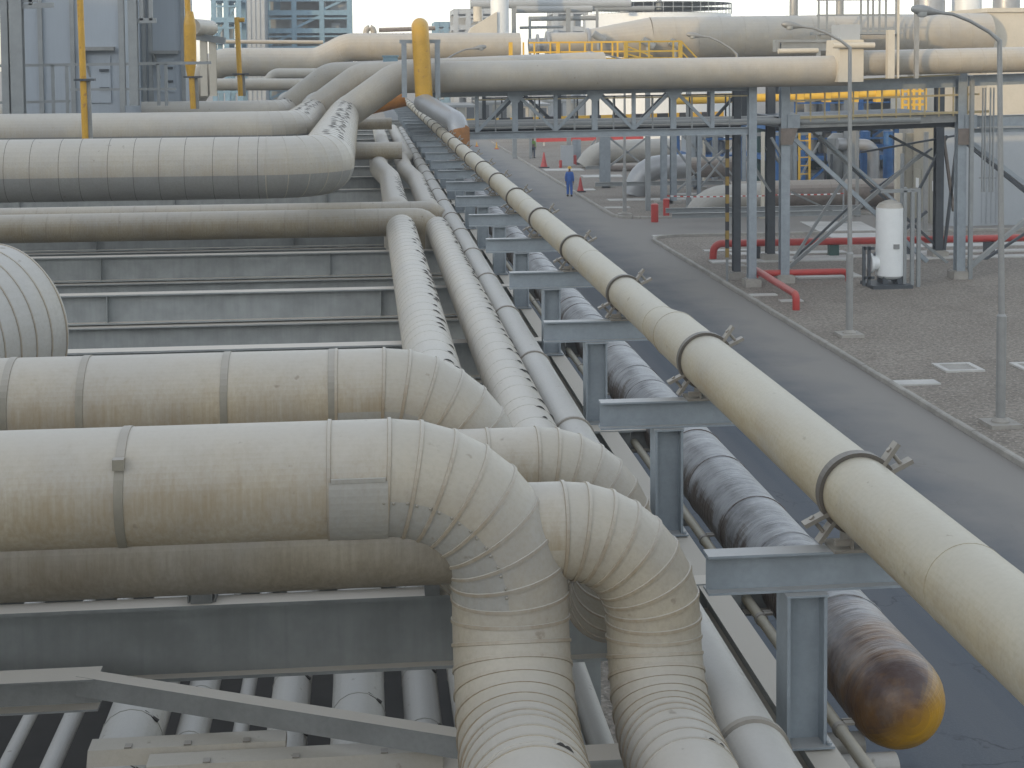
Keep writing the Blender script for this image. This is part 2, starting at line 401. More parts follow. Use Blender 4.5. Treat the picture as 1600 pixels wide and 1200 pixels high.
def asphalt():
    m, t, b = new_mat('worn_asphalt'); tc = N(t, "ShaderNodeTexCoord"); v = tc.outputs['Object']
    sx = N(t, "ShaderNodeSeparateXYZ"); t.links.new(v, sx.inputs[0])
    n1 = noise(t, mapv(t, v, (0.5, 0.07, 1)), 1.0, 6, 0.6); n2 = noise(t, v, 30, 4, 0.7); n4 = noise(t, v, 0.5, 5, 0.6)
    col = mix(t, ramp(t, n1, [(0.35, 0.0), (0.65, 1.0)]), (0.068, 0.087, 0.11), (0.112, 0.127, 0.145))
    col = mix(t, ramp(t, n2, [(0.4, 0.5), (0.65, 0.0)]), col, (0.07, 0.075, 0.08))
    wear = noise(t, mapv(t, v, (1.1, 0.02, 1)), 1.0, 3, 0.5)
    col = mix(t, ramp(t, wear, [(0.42, 0.0), (0.6, 0.5)]), col, (0.135, 0.14, 0.145))
    vo = N(t, "ShaderNodeTexVoronoi"); vo.feature = 'DISTANCE_TO_EDGE'; vo.inputs['Scale'].default_value = 0.42
    wob = N(t, "ShaderNodeVectorMath", operation='ADD'); nw = N(t, "ShaderNodeTexNoise"); nw.inputs['Scale'].default_value = 1.6; nw.inputs['Detail'].default_value = 5; t.links.new(v, nw.inputs['Vector'])
    t.links.new(v, wob.inputs[0]); t.links.new(nw.outputs['Color'], wob.inputs[1]); t.links.new(wob.outputs[0], vo.inputs['Vector'])
    col = mix(t, math_(t, 'MULTIPLY', ramp(t, vo.outputs['Distance'], [(0.0, 0.8), (0.012, 0.0)]), ramp(t, n4, [(0.45, 0.0), (0.6, 1.0)])), col, (0.035, 0.037, 0.04))
    col = mix(t, ramp(t, noise(t, v, 0.9, 4, 0.6), [(0.66, 0.0), (0.72, 0.45)]), col, (0.05, 0.053, 0.058))
    # sand drifted along the kerb side of the carriageway
    s = math_(t, 'ADD', math_(t, 'MULTIPLY', sx.outputs[0], 0.1), math_(t, 'MULTIPLY', math_(t, 'SUBTRACT', n4, 0.5), 0.30))
    col = mix(t, ramp(t, s, [(1.02, 0.0), (1.0, 0.0)]) if False else ramp(t, math_(t, 'MULTIPLY', s, 0.5), [(0.47, 0.0), (0.53, 0.45), (0.60, 0.9)]), col, (0.27, 0.25, 0.22))
    t.links.new(col, b.inputs['Base Color']); b.inputs['Roughness'].default_value = 0.85; bump(t, b, n2, 0.3, 0.01); return m
M['asphalt'] = asphalt()

# ------------------------------------------------------------------ the setting: ground, road, kerbs
KX = 12.9
mb = MB(); mb.box((-900, -120, -0.5), (900, 2500, 0.0)); struct(mb.build('ground', M['gravel']))
mb = MB(); mb.quad((3.2, -60, 0.004), (KX, -60, 0.004), (KX, 320, 0.004), (3.2, 320, 0.004))
# the side road that opens between the two kerbs
mb.quad((KX, 66.9, 0.004), (60, 66.9, 0.004), (60, 74.6, 0.004), (KX, 74.6, 0.004))
for cx, cy, sx, sy in ((KX + 1.6, 66.9 - 1.6, -1, 1), (KX + 1.6, 74.6 + 1.6, -1, -1)):
    n = len(mb.v); arc = [Vector((cx - 1.6, cy + 1.6 * sy, 0.004))] + [Vector((cx + sx * 1.6 * math.cos(R(90) * k / 8), cy + sy * 1.6 * math.sin(R(90) * k / 8), 0.004)) for k in range(9)]
    mb.v += arc
    for k in range(1, 9): mb.face((n, n + k, n + k + 1) if sy < 0 else (n, n + k + 1, n + k))
struct(mb.build('road', M['asphalt']))


def kerb(path, name='kerb'):
    mb = MB()
    for i in range(len(path) - 1):
        a, b = Vector(path[i]), Vector(path[i + 1]); L = (b - a).length; k = max(1, round(L / 1.0))
        for j in range(k):
            p, q = a.lerp(b, j / k), a.lerp(b, (j + 1) / k); d = (q - p).normalized() * 0.008; jz = random.uniform(-0.008, 0.008)
            off = Vector((0, 0, 0.06 + jz)); mb.profile(p + d + off, q - d + off, [(-0.075, -0.08), (0.075, -0.08), (0.075, 0.05), (0.045, 0.075), (-0.045, 0.075), (-0.075, 0.05)])
    return struct(mb.build(name, M['concrete']))
A1 = [(KX + 0.08 + 1.6 - 1.6 * math.cos(R(90) * k / 6), 65.2 + 1.6 * math.sin(R(90) * k / 6), 0) for k in range(7)]
kerb([(KX + 0.08, -20, 0)] + A1 + [(48, 66.8, 0)])
A2 = [(KX + 0.08 + 1.6 - 1.6 * math.cos(R(90) * k / 6), 76.3 - 1.6 * math.sin(R(90) * k / 6), 0) for k in range(7)]
kerb([(KX + 0.08, 150, 0)] + A2 + [(48, 74.7, 0)])

mb = MB(); mb.box((-14, -14, -.3), (2.6, 98, 0.03)); struct(mb.build('rack_shade_sheet', M['rack_shade']))  # added dark sheet that paints shade into the gaps between the pipes
# concrete strips, covers and slabs lying in the gravel (stacked 4 mm and more above it)
def slab(pix, h=0.03, mat='pale_concrete', name='concrete_slab'):
    pts = [P(x, y, Z=0.0) for x, y in pix]; mb = MB()
    mb.hexa([(p.x, p.y, -0.02) for p in pts], [(p.x, p.y, h) for p in pts], 0); return struct(mb.build(name, M[mat]))
def xslab(x0, x1, y, d, h=0.05, mat='pale_concrete', name='concrete_strip'):
    mb = MB(); mb.box((x0, y - d / 2, -0.02), (x1, y + d / 2, h)); return struct(mb.build(name, M[mat]))
for (px0, px1, py, d) in ((1140, 1330, 398, 0.8), (1200, 1470, 404, 0.7), (1110, 1340, 410, 0.7), (1400, 1640, 386, 1.0), (1400, 1640, 396, 0.7), (1380, 1640, 405, 0.7), (1240, 1345, 432, 1.3), (1100, 1190, 393, 0.5)):
    a, b = P(px0, py, Z=0), P(px1, py, Z=0); xslab(a.x, b.x, a.y, d)
slab([(1250, 347), (1345, 347), (1395, 372), (1300, 372)])                       # big pale slab behind the red pipe
for (px0, px1, py, d) in ((1020, 1060, 369.5, 0.5), (1165, 1215, 462, 0.35), (1218, 1255, 471, 0.35), (1398, 1468, 600, 0.5), (950, 1095, 313, 1.1), (945, 985, 325, 0.6), (850, 912, 266, 2.0), (910, 975, 276, 2.0), (1050, 1100, 304, 1.0), (1100, 1165, 306, 1.2), (905, 930, 297, 1.2)):
    a, b = P(px0, py, Z=0), P(px1, py, Z=0); xslab(a.x, b.x, a.y, d, 0.04)
def cover(px, py, w, d):
    p = P(px, py, Z=0); mb = MB()
    for lo, hi in (((-w / 2, -d / 2), (w / 2, -d / 2 + 0.14)), ((-w / 2, d / 2 - 0.14), (w / 2, d / 2)), ((-w / 2, -d / 2 + 0.14), (-w / 2 + 0.14, d / 2 - 0.14)), ((w / 2 - 0.14, -d / 2 + 0.14), (w / 2, d / 2 - 0.14))):
        mb.box((p.x + lo[0], p.y + lo[1], -0.02), (p.x + hi[0], p.y + hi[1], 0.05))
    mb.box((p.x - w / 2 + 0.145, p.y - d / 2 + 0.145, -0.02), (p.x + w / 2 - 0.145, p.y + d / 2 - 0.145, 0.025), 1)
    return tag(mb.build('pit_cover', [M['pale_concrete'], M['concrete']], origin=p), 'concrete framed pit cover set in gravel by the near lamp post' if px < 1550 else 'concrete pit cover in gravel cut by the picture edge', 'pit cover')
cover(1497, 575.5, 1.05, 1.0); cover(1618, 574, 1.0, 1.0)

# ------------------------------------------------------------------ the pipe rack
RZ = 4.58                                       # top of rack steel
GY = [9.66] + [9.25 + 4.62 * k for k in range(1, 19)] + [4.63, 0.01, -4.6, -9.2]
rack = thing('pipe_rack', 'grey steel pipe rack of deep cross girders carrying the long pipes beside the road', 'pipe rack', (0, 0, 0))
GX0, GX1 = -11.0, 2.52
for i, gy in enumerate(GY):
    mb = MB(); zt = RZ; h = 0.50 if i == 0 else 0.46
    mb.ibeam((GX0, gy, zt - h / 2), (GX1, gy, zt - h / 2), 0.17 if i == 0 else 0.26, h, 0.022, 0.014)
    for k in range(3):
        x = GX1 - 1.9 - (0.9 * i % 2.3) - 4.2 * k
        mb.box((x - 0.006, gy - (0.078 if i == 0 else 0.115), zt - h + 0.024), (x + 0.006, gy - 0.009, zt - 0.024))
    g = mb.build('girder', M['girder'], rack)
    if i:
        mb = MB(); mb.ibeam((GX0, gy - 0.12, zt - h - 0.255), (GX1 - 0.3, gy - 0.12, zt - h - 0.255), 0.30, 0.46, 0.02, 0.012)
        mb.build('lower_girder', M['girder'], rack)
    mb = MB()
    for cx in (2.05, -8.5):
        mb.ibeam((cx, gy, 0.0), (cx, gy, zt - h - (0.49 if i else 0)), 0.3, 0.3, 0.02, 0.012, upv=(0, 1, 0)); mb.box((cx - 0.25, gy - 0.25, -0.05), (cx + 0.25, gy + 0.25, 0.12))
        mb.build('column', M['girder'], rack); mb = MB()
# flat rail on spacers over the first girder
gy = GY[0]
mb = MB()
for x0, x1 in ((-2.6, -1.18), (-1.02, 0.44)):
    mb.box((x0, gy + 0.06, RZ + 0.075), (x1, gy + 0.16, RZ + 0.09)); mb.box((x0, gy + 0.14, RZ + 0.002), (x1, gy + 0.15, RZ + 0.074))
    mb.box((x0 if x0 > -2 else x1 - 0.012, gy - 0.04, RZ + 0.002), (x0 + 0.012 if x0 > -2 else x1, gy + 0.16, RZ + 0.073))
mb.build('top_rail', M['dusty'], rack)
mb = MB(); mb.box((0.36, gy - 0.10, RZ + 0.002), (0.46, gy + 0.05, RZ + 0.085)); mb.build('rail_shoe', M['dusty'], rack); mb = MB(); mb.box((-1.17, gy - 0.06, RZ + 0.002), (-1.03, gy + 0.06, RZ + 0.07)); mb.build('rail_shoe', M['dusty'], rack)
# edge stringers along the road side
SX = 2.29
mb = MB(); mb.ibeam((SX, -12, RZ - 0.11), (SX, 97, RZ - 0.11), 0.175, 0.2, 0.014, 0.01); mb.build('edge_stringer', M['dusty'], rack)
for i, gy in enumerate(GY):
    mb = MB(); mb.ibeam((2.525, gy, RZ - 0.12), (2.75, gy, RZ - 0.12), 0.2, 0.22, 0.014, 0.01); mb.box((2.751, gy - 0.1, RZ - 0.235), (2.762, gy + 0.1, RZ - 0.005))
    mb.build('outrigger', M['dusty'], rack)
    mb = MB(); mb.bar((1.95, gy + 2.3, RZ - 0.15), (2.2, gy + 2.3, RZ - 0.15), 0.06, 0.06); mb.bar((2.385, gy + 2.3, RZ - 0.33), (2.7, gy + 2.3, RZ - 0.33), 0.07, 0.07)
    if i < 8: mb.build('tie', M['dusty'], rack)
# plan bracing under the first bay
mb = MB(); a, b = P(128, 1066, Z=4.30), P(760, 1168, Z=4.30)
mb.profile(a, b, [(-.05, .05), (-.05, .062), (.06, .062), (.06, -.062), (.048, -.062), (.048, .05)]); mb.build('plan_brace', M['dusty'], rack)
mb = MB(); p = P(156, 1046, Z=4.38); mb.ibeam((-6, p.y, 4.26), (p.x, p.y, 4.26), 0.2, 0.2, 0.014, 0.01); mb.build('bracing_beam', M['dusty'], rack)
mb = MB(); mb.ibeam((-8, 8.22, 3.96), (2.1, 8.22, 3.96), 0.2, 0.30, 0.016, 0.01); mb.build('lower_beam', M['girder'], rack)
# a lower cross beam at the level of the lower pipes
for gy in GY:
    mb = MB(); mb.ibeam((-10, gy + 0.5, 2.85), (2.0, gy + 0.5, 2.85), 0.2, 0.3); mb.build('lower_tier_beam', M['girder'], rack)
# dusty trough covers on the lower beam
for (x0, x1, y0, lab) in ((-1.62, -0.5, 8.36, 'folded pale metal trough cover on lower beam, the longer one with three clips'), (-1.26, 0.4, 8.13, 'folded pale metal trough cover, in front, along the lower beam')):
    mb = MB(); z = 4.113
    mb.hexa([(x0, y0, z), (x1, y0, z), (x1, y0 + 0.24, z), (x0, y0 + 0.24, z)], [(x0, y0 + 0.05, z + 0.075), (x1, y0 + 0.05, z + 0.075), (x1, y0 + 0.2, z + 0.075), (x0, y0 + 0.2, z + 0.075)])
    o = thing('trough_cover', lab, 'trough cover', (x0, y0, z)); mb.build('cover_sheet', M['clad_bend'], o)
    for k in range(3):
        mb = MB(); x = x0 + (x1 - x0) * (0.2 + 0.3 * k); mb.box((x - 0.02, y0 + 0.05, z + 0.077), (x + 0.02, y0 + 0.10, z + 0.085)); mb.build('clip', M['clampear'], o)

# the lower tier of long pipes seen between the girders
low = [(-7.2, .20), (-6.5, .14), (-5.6, .22), (-4.9, .12), (-4.3, .16), (-3.55, .10), (-3.1, .08), (-2.62, .05), (-2.28, .07), (-1.72, .22), (-1.32, .12), (-0.98, .06), (-0.62, .15), (-0.1, .20), (0.38, .14), (0.8, .20), (1.3, .16), (1.65, .1)]
for i, (x, r) in enumerate(low):
    mb = MB(); z = 3.0 + r + 0.05; mb.tube([(x, -12.0, z), (x, 60, z)], r, 18)
    if r > 0.1:
        for k in range(26): 
            y = 5.2 + 0.9 * k + random.uniform(-.15, .15); mb.band((x, y, z), (0, 1, 0), r, 0.02, 0.005, 18)
            a = R(random.uniform(40, 60)); c = Vector((x + math.cos(a) * (r + .004), y, z + math.sin(a) * (r + .004)))
            mb.bar(c + Vector((-.05, .012, .02)), c + Vector((.05, -.012, -.045)), 0.035, 0.012, (math.cos(a), 0, math.sin(a)), 1)
    o = mb.build('lower_pipe', [M['clad_low'], M['seam']], origin=(x, 3.0, z))
    tag(o, 'lower tier pipe under the girders, ' + ('thick clad ' if r > 0.1 else 'thin bare ') + ords(i) + ' along', 'pipe', 'long pipes on the lower tier')

# ------------------------------------------------------------------ insulated lines with the loop near the camera
X1, Z1, R1 = 0.672, 4.955, 0.282
X2, Z2, R2 = 1.385, 4.915, 0.232
X3, Z3, R3 = 1.765, 4.86, 0.172
HB1, HB2 = 0.585, 0.455                          # bend radii
Y1 = P(592, 657, Z=Z1 + 2 * HB1 + R1).y; Y2 = P(568, 546, Z=Z1 + 2 * HB1 + R1).y
Y4 = P(875, 755, Z=Z2 + 2 * HB2 + R2).y; Y3 = P(860, 668, Z=Z2 + 2 * HB2 + R2).y
print('loop Y', Y1, Y4, Y3, Y2)


def seam_marks(mb, x, z, r, y, ang, wid):
    """a lap that has sprung open: a short lip standing off the sheet with the dark gap under it"""
    n = 5; q = []
    for k in range(n + 1):
        a = ang + wid * (k / n - 0.5); e = math.sin(math.pi * k / n)
        q.append((a, e))
    for k in range(n):
        (a0, e0), (a1, e1) = q[k], q[k + 1]
        p = lambda a, rr, yy: (x + math.sin(a) * rr, yy, z + math.cos(a) * rr)
        mb.quad(p(a0, r + .003, y - .004), p(a1, r + .003, y - .004), p(a1, r + .003 + (.010 if y > 9 else .005) * e1, y + .022 * e1), p(a0, r + .003 + (.010 if y > 9 else .005) * e0, y + .022 * e0), 3)
        mb.quad(p(a0, r + .003 + (.010 if y > 9 else .005) * e0, y + .022 * e0), p(a1, r + .003 + (.010 if y > 9 else .005) * e1, y + .022 * e1), p(a1, r + .002, y + .055), p(a0, r + .002, y + .055), 4)


def loop_leg(x, z, r, rb, yl, dirn, xl, end_y, strap_px, name, lab, cover=True):
    """transverse leg coming from the far side, turning down and then along the rack"""
    zt = z + 2 * rb; o = thing(name, lab, 'pipe', (x, yl, z))
    pts, arc = route([(xl, yl, zt), (x, yl, zt), (x, yl, z), (x, end_y, z)], rb, 8)
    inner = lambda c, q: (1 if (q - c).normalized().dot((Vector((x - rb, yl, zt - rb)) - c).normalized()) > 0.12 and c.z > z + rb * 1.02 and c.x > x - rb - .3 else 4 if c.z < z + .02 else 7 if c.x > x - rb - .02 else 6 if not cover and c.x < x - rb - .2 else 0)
    e0 = pts[arc[0]]
    pts = [pts[0], e0 - Vector((0.27, 0, 0))] + pts[1:]
    mb = MB(); mb.tube(pts, r, 64, True, True, inner)
    for i, p in enumerate(pts[1:-1], 1):
        t = ((p - pts[i - 1]).normalized() + (pts[i + 1] - p).normalized()); mb.band(p, t, r + 0.001, 0.022, 0.0065, 40, 2)
    # stiffening hoops close together after the second bend
    if dirn < 0:
        for k in range(4):
            y = pts[-2].y - 0.07 - 0.10 * k; mb.band((x, y, z), (0, 1, 0), r, 0.02, 0.005, 40, 2)
    # the run along the rack: laps every half metre, many sprung open
    y1 = pts[-2].y; y = 1.0
    while y < y1:
        mb.band((x, y, z), (0, 1, 0), r, 0.016, 0.0026, 36, 4)
        if r > 0.2:
            for rep in range(2 if y < 16 else 1):
                if random.random() < 0.9: seam_marks(mb, x, z, r, y, R(random.uniform(22, 50)), R(random.uniform(14, 26)) * (1 if y > 8 else .45))
        y += random.uniform(0.28, 0.52)
    body = mb
    for px, hasbuckle in strap_px:
        q = P(px, 760, Y=yl); mb = MB(); mb.band((q.x, yl, zt), (1, 0, 0), r, 0.045, 0.005, 48, bevel=.1)
        if hasbuckle: mb.cbox((q.x, yl - math.sin(R(52)) * r - .02, zt + math.cos(R(52)) * r - .02), 0.05, 0.05, 0.05)
        mb.build('strap', M['strap'], o)
    if cover:
        # half sleeve over the underside just before the bend, with its edge strips
        xa, xb = e0.x - 0.27, e0.x; mb = MB(); n = 20
        A = [R(14) - R(130) * k / n for k in range(n + 1)]
        for k in range(n):
            f = lambda a, rr, xx: (xx, yl - math.cos(a) * rr, zt + math.sin(a) * rr)
            mb.quad(f(A[k], r + .008, xa), f(A[k + 1], r + .008, xa), f(A[k + 1], r + .008, xb), f(A[k], r + .008, xb))
        f = lambda a, rr, xx: Vector((xx, yl - math.cos(a) * rr, zt + math.sin(a) * rr))
        mb.bar(f(R(15), r + .008, xa + .01), f(R(15), r + .008, xb - .01), 0.014, 0.018)
        cp = mb.build('sleeve_cover', M['clad_grey'], o)
        mb = body
        for i in range(2, len(pts) - 2):
            c = pts[i]; ctr = Vector((x - rb, yl, zt - rb)); d = (ctr - c); 
            if c.z < z + rb: break
            d.normalize(); s = (Vector((0, -1, 0)) * math.cos(R(7)) + d * math.sin(R(7)))
            for off in (-0.02, 0.025):
                tt = (pts[i + 1] - c).normalized(); mb.lathe(c + s * (r + .002) + tt * off, [(0.007, 0), (0.007, 0.006), (0.003, 0.009)], 8, s, mat=5)
    body.build('cladding', [M['clad'], M['clad_grey'], M['ring'], M['seam'], M['clad_y'], M['strap'], M['clad'], M['clad_bend']] if cover else [M['clad'], M['clad_bend'], M['ring'], M['seam'], M['clad_y'], M['strap'], M['clad_brown_shade'], M['clad_bend']], o)
    return o

loop_leg(X1, Z1, R1, HB1, Y1, -1, -9.0, -12.0, [(200, True)], 'insulated_pipe', 'big cream clad pipe with one buckled strap, bending down then towards the viewer')
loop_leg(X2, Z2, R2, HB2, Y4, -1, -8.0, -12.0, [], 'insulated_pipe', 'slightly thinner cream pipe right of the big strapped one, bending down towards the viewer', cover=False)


def away_leg(x, z, r, rb, yl, xl, yend, lab, straps):
    zt = z + 2 * rb; o = thing('insulated_pipe', lab, 'pipe', (x, yl, z))
    pts, arc = route([(xl, yl, zt), (x, yl, zt), (x, yl, z), (x, yend, z)], rb, 8)
    e0 = pts[arc[0]]; pts = [pts[0], e0 - Vector((0.27, 0, 0))] + pts[1:-1]
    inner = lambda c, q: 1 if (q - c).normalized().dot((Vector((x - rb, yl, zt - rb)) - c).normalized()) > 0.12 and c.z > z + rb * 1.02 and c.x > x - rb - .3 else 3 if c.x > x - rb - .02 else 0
    mb = MB(); mb.tube(pts, r, 64, True, True, inner)
    for i, p in enumerate(pts[1:-1], 1):
        t = ((p - pts[i - 1]).normalized() + (pts[i + 1] - p).normalized()); mb.band(p, t, r + 0.001, 0.022, 0.006, 40, 2)
    mb.build('cladding', [M['clad'], M['clad_grey'], M['ring'], M['clad_bend']], o)
    for px in straps:
        q = P(px, 620, Y=yl); mb = MB(); mb.band((q.x, yl, zt), (1, 0, 0), r, 0.045, 0.005, 48, bevel=.1); mb.build('strap', M['strap'], o)
    # the long run away, ending in a bend that turns down
    run, arc2 = route([pts[-1], (x, yend, z), (x, yend, z - 0.9)], r + 0.06, 6)
    mb = MB(); mb.tube(run, r, 36, True, False, mat=4); y = pts[-1].y + 0.3
    while y < yend - 0.4:
        mb.band((x, y, z), (0, 1, 0), r, 0.016, 0.0026, 32, 4)
        for a0 in ((30, 52) if random.random() < 0.55 else (38,)):
            if random.random() < 0.85: seam_marks(mb, x, z, r, y + random.uniform(-.06, .06), R(a0 + random.uniform(-8, 8)), R(random.uniform(13, 24)))
        y += random.uniform(0.26, 0.55)
    mb.build('long_run', [M['clad_y'], M['seam'], M['seam'], M['seam'], M['clad_y']], o)
    return o
away_leg(X1, Z1, R1, HB1, Y2, -9.0, 28.3, 'thick cream pipe with four straps behind the one-strap pipe, running away', [22, 137, 356, 520])
away_leg(X2, Z2, R2, HB2, Y3, -8.0, 28.6, 'white clad pipe with a row of sprung laps, beside the slim uninsulated line', [])

# slim pale line with ring flanges
o = thing('slim_pipe', 'slim smooth pale pipe with ring couplings running the length of the rack by its edge', 'pipe', (X3, 2, Z3))
mb = MB(); mb.tube([(X3, -12, Z3), (X3, 72, Z3)], R3, 32); mb.build('pipe_wall', M['clad_low'], o)
for k in range(22):
    y = 6.55 + 2.95 * k; mb = MB(); mb.band((X3, y, Z3), (0, 1, 0), R3, 0.05, 0.016, 32); mb.build('ring_coupling', M['clampear'], o)

# thin conduit beyond the stringer
cx, cz = 2.56, 4.43
o = thing('conduit', 'thin cream conduit with bolted clips outside the edge stringer', 'conduit', (cx, 3, cz))
mb = MB(); mb.tube([(cx, 3, cz), (cx, 60, cz)], 0.036, 16); mb.build('tube', M['bare'], o)
for k in range(24):
    y = 6.05 + 1.62 * k; mb = MB(); mb.band((cx, y, cz), (0, 1, 0), 0.036, 0.05, 0.008, 16); mb.box((cx + 0.02, y - 0.018, cz + 0.03), (cx + 0.075, y + 0.018, cz + 0.045)); mb.box((cx + 0.02, y + 0.03, cz + 0.03), (cx + 0.075, y + 0.045, cz + 0.045)); mb.build('clip', M['clampear'], o)

# ------------------------------------------------------------------ foil-wrapped pipe outside the rack
fx, fz, fr = 2.93, 4.52, 0.275
fy0 = 8.2
o = thing('foil_wrapped_pipe', 'dark dusty wrapped pipe with a rounded yellow end, outside the rack edge by the road', 'pipe', (fx, fy0 - 0.55, 0))
pts, arc = route([(fx, fy0 - 0.36, fz), (fx, 46.0, fz), (fx, 46.0, 6.3)], [0.5], 10)
near = [p for p in pts if p.y < 60]
mb = MB(); mb.tube([Vector((fx, fy0 - .36 - .27 * math.sin(R(90) * k / 8), fz)) for k in range(8, 0, -1)] + near[:-1], [max(.004, fr * math.cos(R(90) * k / 8)) for k in range(8, 0, -1)] + [fr] * len(near[:-1]), 40, True, False)
y = fy0 + 0.5
while y < 45:
    rz = random.uniform(-.03, .03); mb.band((fx, y, fz), (random.uniform(-.12, .12), 1, 0), fr, 0.03, 0.008, 36); y += random.uniform(0.45, 1.2)
mb.build('wrapped_run', M['foil'], o)
mb = MB(); fp, _ = route([(fx, 45.6, 4.9), (fx, 45.6, 6.25), P(661, 160, Y=49.3)], [0.5], 8); mb.tube(fp, 0.32, 32)
mb.build('raised_run', M['silver'], o)
mb = MB(); mb.tube([(fx, 45.57, 5.0), (fx, 45.57, 5.75), (fx, 45.6, 5.92), (fx, 45.68, 6.05)], 0.327, 32); mb.build('rusty_elbow', M['rust'], o)
for k in range(2):
    mb = MB(); ly = fy0 - 0.55; z = 4.25 + .0 * (1 - k); p = (1.9, ly - 0.05 + 0.26 * k, z)
    mb.tube([p, (2.75 + 0.1 * (1 - k), p[1], z)], 0.07, 16)
    tag(mb.build('stub_pipe', M['clad_low'], origin=p), ('front' if k == 0 else 'rear') + ' one of two short pale stub pipes ending beside the yellow pipe end', 'pipe stub', 'stub pipes by the yellow end')

# yellow riser loop at the far end
p0 = P(663, 150, Y=49.3); p1 = P(656, 27, Y=49.3)
o = thing('yellow_riser', 'tall yellow pipe loop with rounded top standing in a grey frame', 'pipe riser', (p0.x, 49.3, 0))
rp, _ = route([(p0.x, 49.3, p0.z - .25), (p1.x, 49.3, p1.z - 0.29), (P(657, 60, Y=57).x, 57, p1.z - 0.29), (P(661, 60, Y=57).x, 57, 7.0)], [0.5, 0.5], 10)
mb = MB(); mb.tube(rp, 0.29, 28, ref=(0, 1, 0)); mb.build('pipe_loop', M['yellow'], o)
for px in (632, 684):
    a = P(px, 152, Y=49.6); b = P(px, 66, Y=49.6); mb = MB(); mb.ibeam((a.x, 49.6, a.z), (a.x, 49.6, b.z), 0.17, 0.17, upv=(0, 1, 0)); mb.build('frame_post', M['steel'], o)
a, b = P(624, 65, Y=49.95), P(688, 64, Y=49.95); mb = MB(); mb.bar((a.x, 49.95, a.z), (b.x, 49.95, a.z), 0.2, 0.12)
q = P(600, 160, Y=53.0); mq = MB(); mq.tube([q + Vector((-.9, 0, -.25)), q + Vector((.75, 0, .12))], .27, 20); tag(mq.build('orange_pipe', M['rust_orange'], origin=q), 'short rusty orange pipe under the climbing pipes left of the yellow riser', 'pipe'); mb.build('frame_beam', M['steel'], o)

# ------------------------------------------------------------------ T supports and the clamped pipe
TY = [7.28 + 3.42 * k for k in range(26)]
TZ = 5.585
CX, CZ = 2.52, 5.865
for k, y in enumerate(TY):
    o = thing('pipe_support', ('nearest' if k == 0 else ords(k) + ' from the viewer') + ' of the blue-grey T supports under the clamped pipe', 'pipe support', (2.22, y, RZ), 'T supports along the rack edge')
    mb = MB(); mb.profile((2.22, y, RZ + 0.012), (2.22, y, TZ - 0.205), [(-.105, -.1), (-.088, -.1), (-.088, -.012), (.088, -.012), (.088, -.1), (.105, -.1), (.105, .1), (.088, .1), (.088, .004), (-.088, .004), (-.088, .1), (-.105, .1)], (0, 1, 0))
    mb.box((2.08, y - .13, RZ), (2.36, y + .13, RZ + 0.012))
    if k < 8:
        for bx in (2.105, 2.335): mb.lathe((bx, y - .105, RZ + .012), [(.014, 0), (.014, .014), (.008, .02)], 6, smooth=False)
        mb.box((2.11, y - .11, TZ - .217), (2.33, y + .11, TZ - .206))
    mb.build('post', M['steel'], o)
    mb = MB(); mb.ibeam((1.715, y, TZ - 0.1025), (2.93, y, TZ - 0.1025), 0.12, 0.203, 0.013, 0.009); mb.build('cross_beam', M['steel'], o)
    if k < 12:
        mb = MB(); mb.box((CX - .16, y - .10, TZ + .001), (CX + .10, y + .10, TZ + .016)); mb.box((CX - .07, y - .09, TZ + .017), (CX - .055, y + .09, TZ + .085)); mb.box((CX + .04, y - .09, TZ + .017), (CX + .055, y + .09, TZ + .085)); mb.bar((CX - .15, y - .07, TZ + .05), (CX - .07, y - .07, TZ + .05), .03, .03); mb.build('shoe', M['clampear'], o)

cp = thing('clamped_pipe', 'long bare cream pipe held by dark two-bolt clamps on the T supports', 'pipe', (CX, 1.5, CZ))
RB = 0.193; RS = 0.165
pp = [(CX, 1.5), (CX, 11.75), (CX, 12.35), (CX, 96)]
mb = MB(); mb.tube([(CX, y, CZ - (RB - r)) for (x, y), r in zip(pp, (RB, RB, RS, RS))], [RB, RB, RS, RS], 48)
for sy in (3.4, 5.9, 16.2, 22.6, 29.8): mb.band((CX, sy, CZ if sy < 12 else CZ - RB + RS), (0, 1, 0), RB if sy < 12 else RS, 0.014, 0.0025, 40)
mb.band((CX, 11.75, CZ), (0, 1, 0), RB, 0.03, 0.004, 40); mb.band((CX, 12.35, CZ - (RB - RS)), (0, 1, 0), RS, 0.03, 0.004, 40)
pe, _ = route([(CX, 95.9, CZ - .028), (CX, 97.5, CZ - .028), (0.5, 97.5, CZ - .028)], 0.5, 8); mb.tube(pe, RS, 24)
mb.build('pipe_wall', M['bare'], cp)


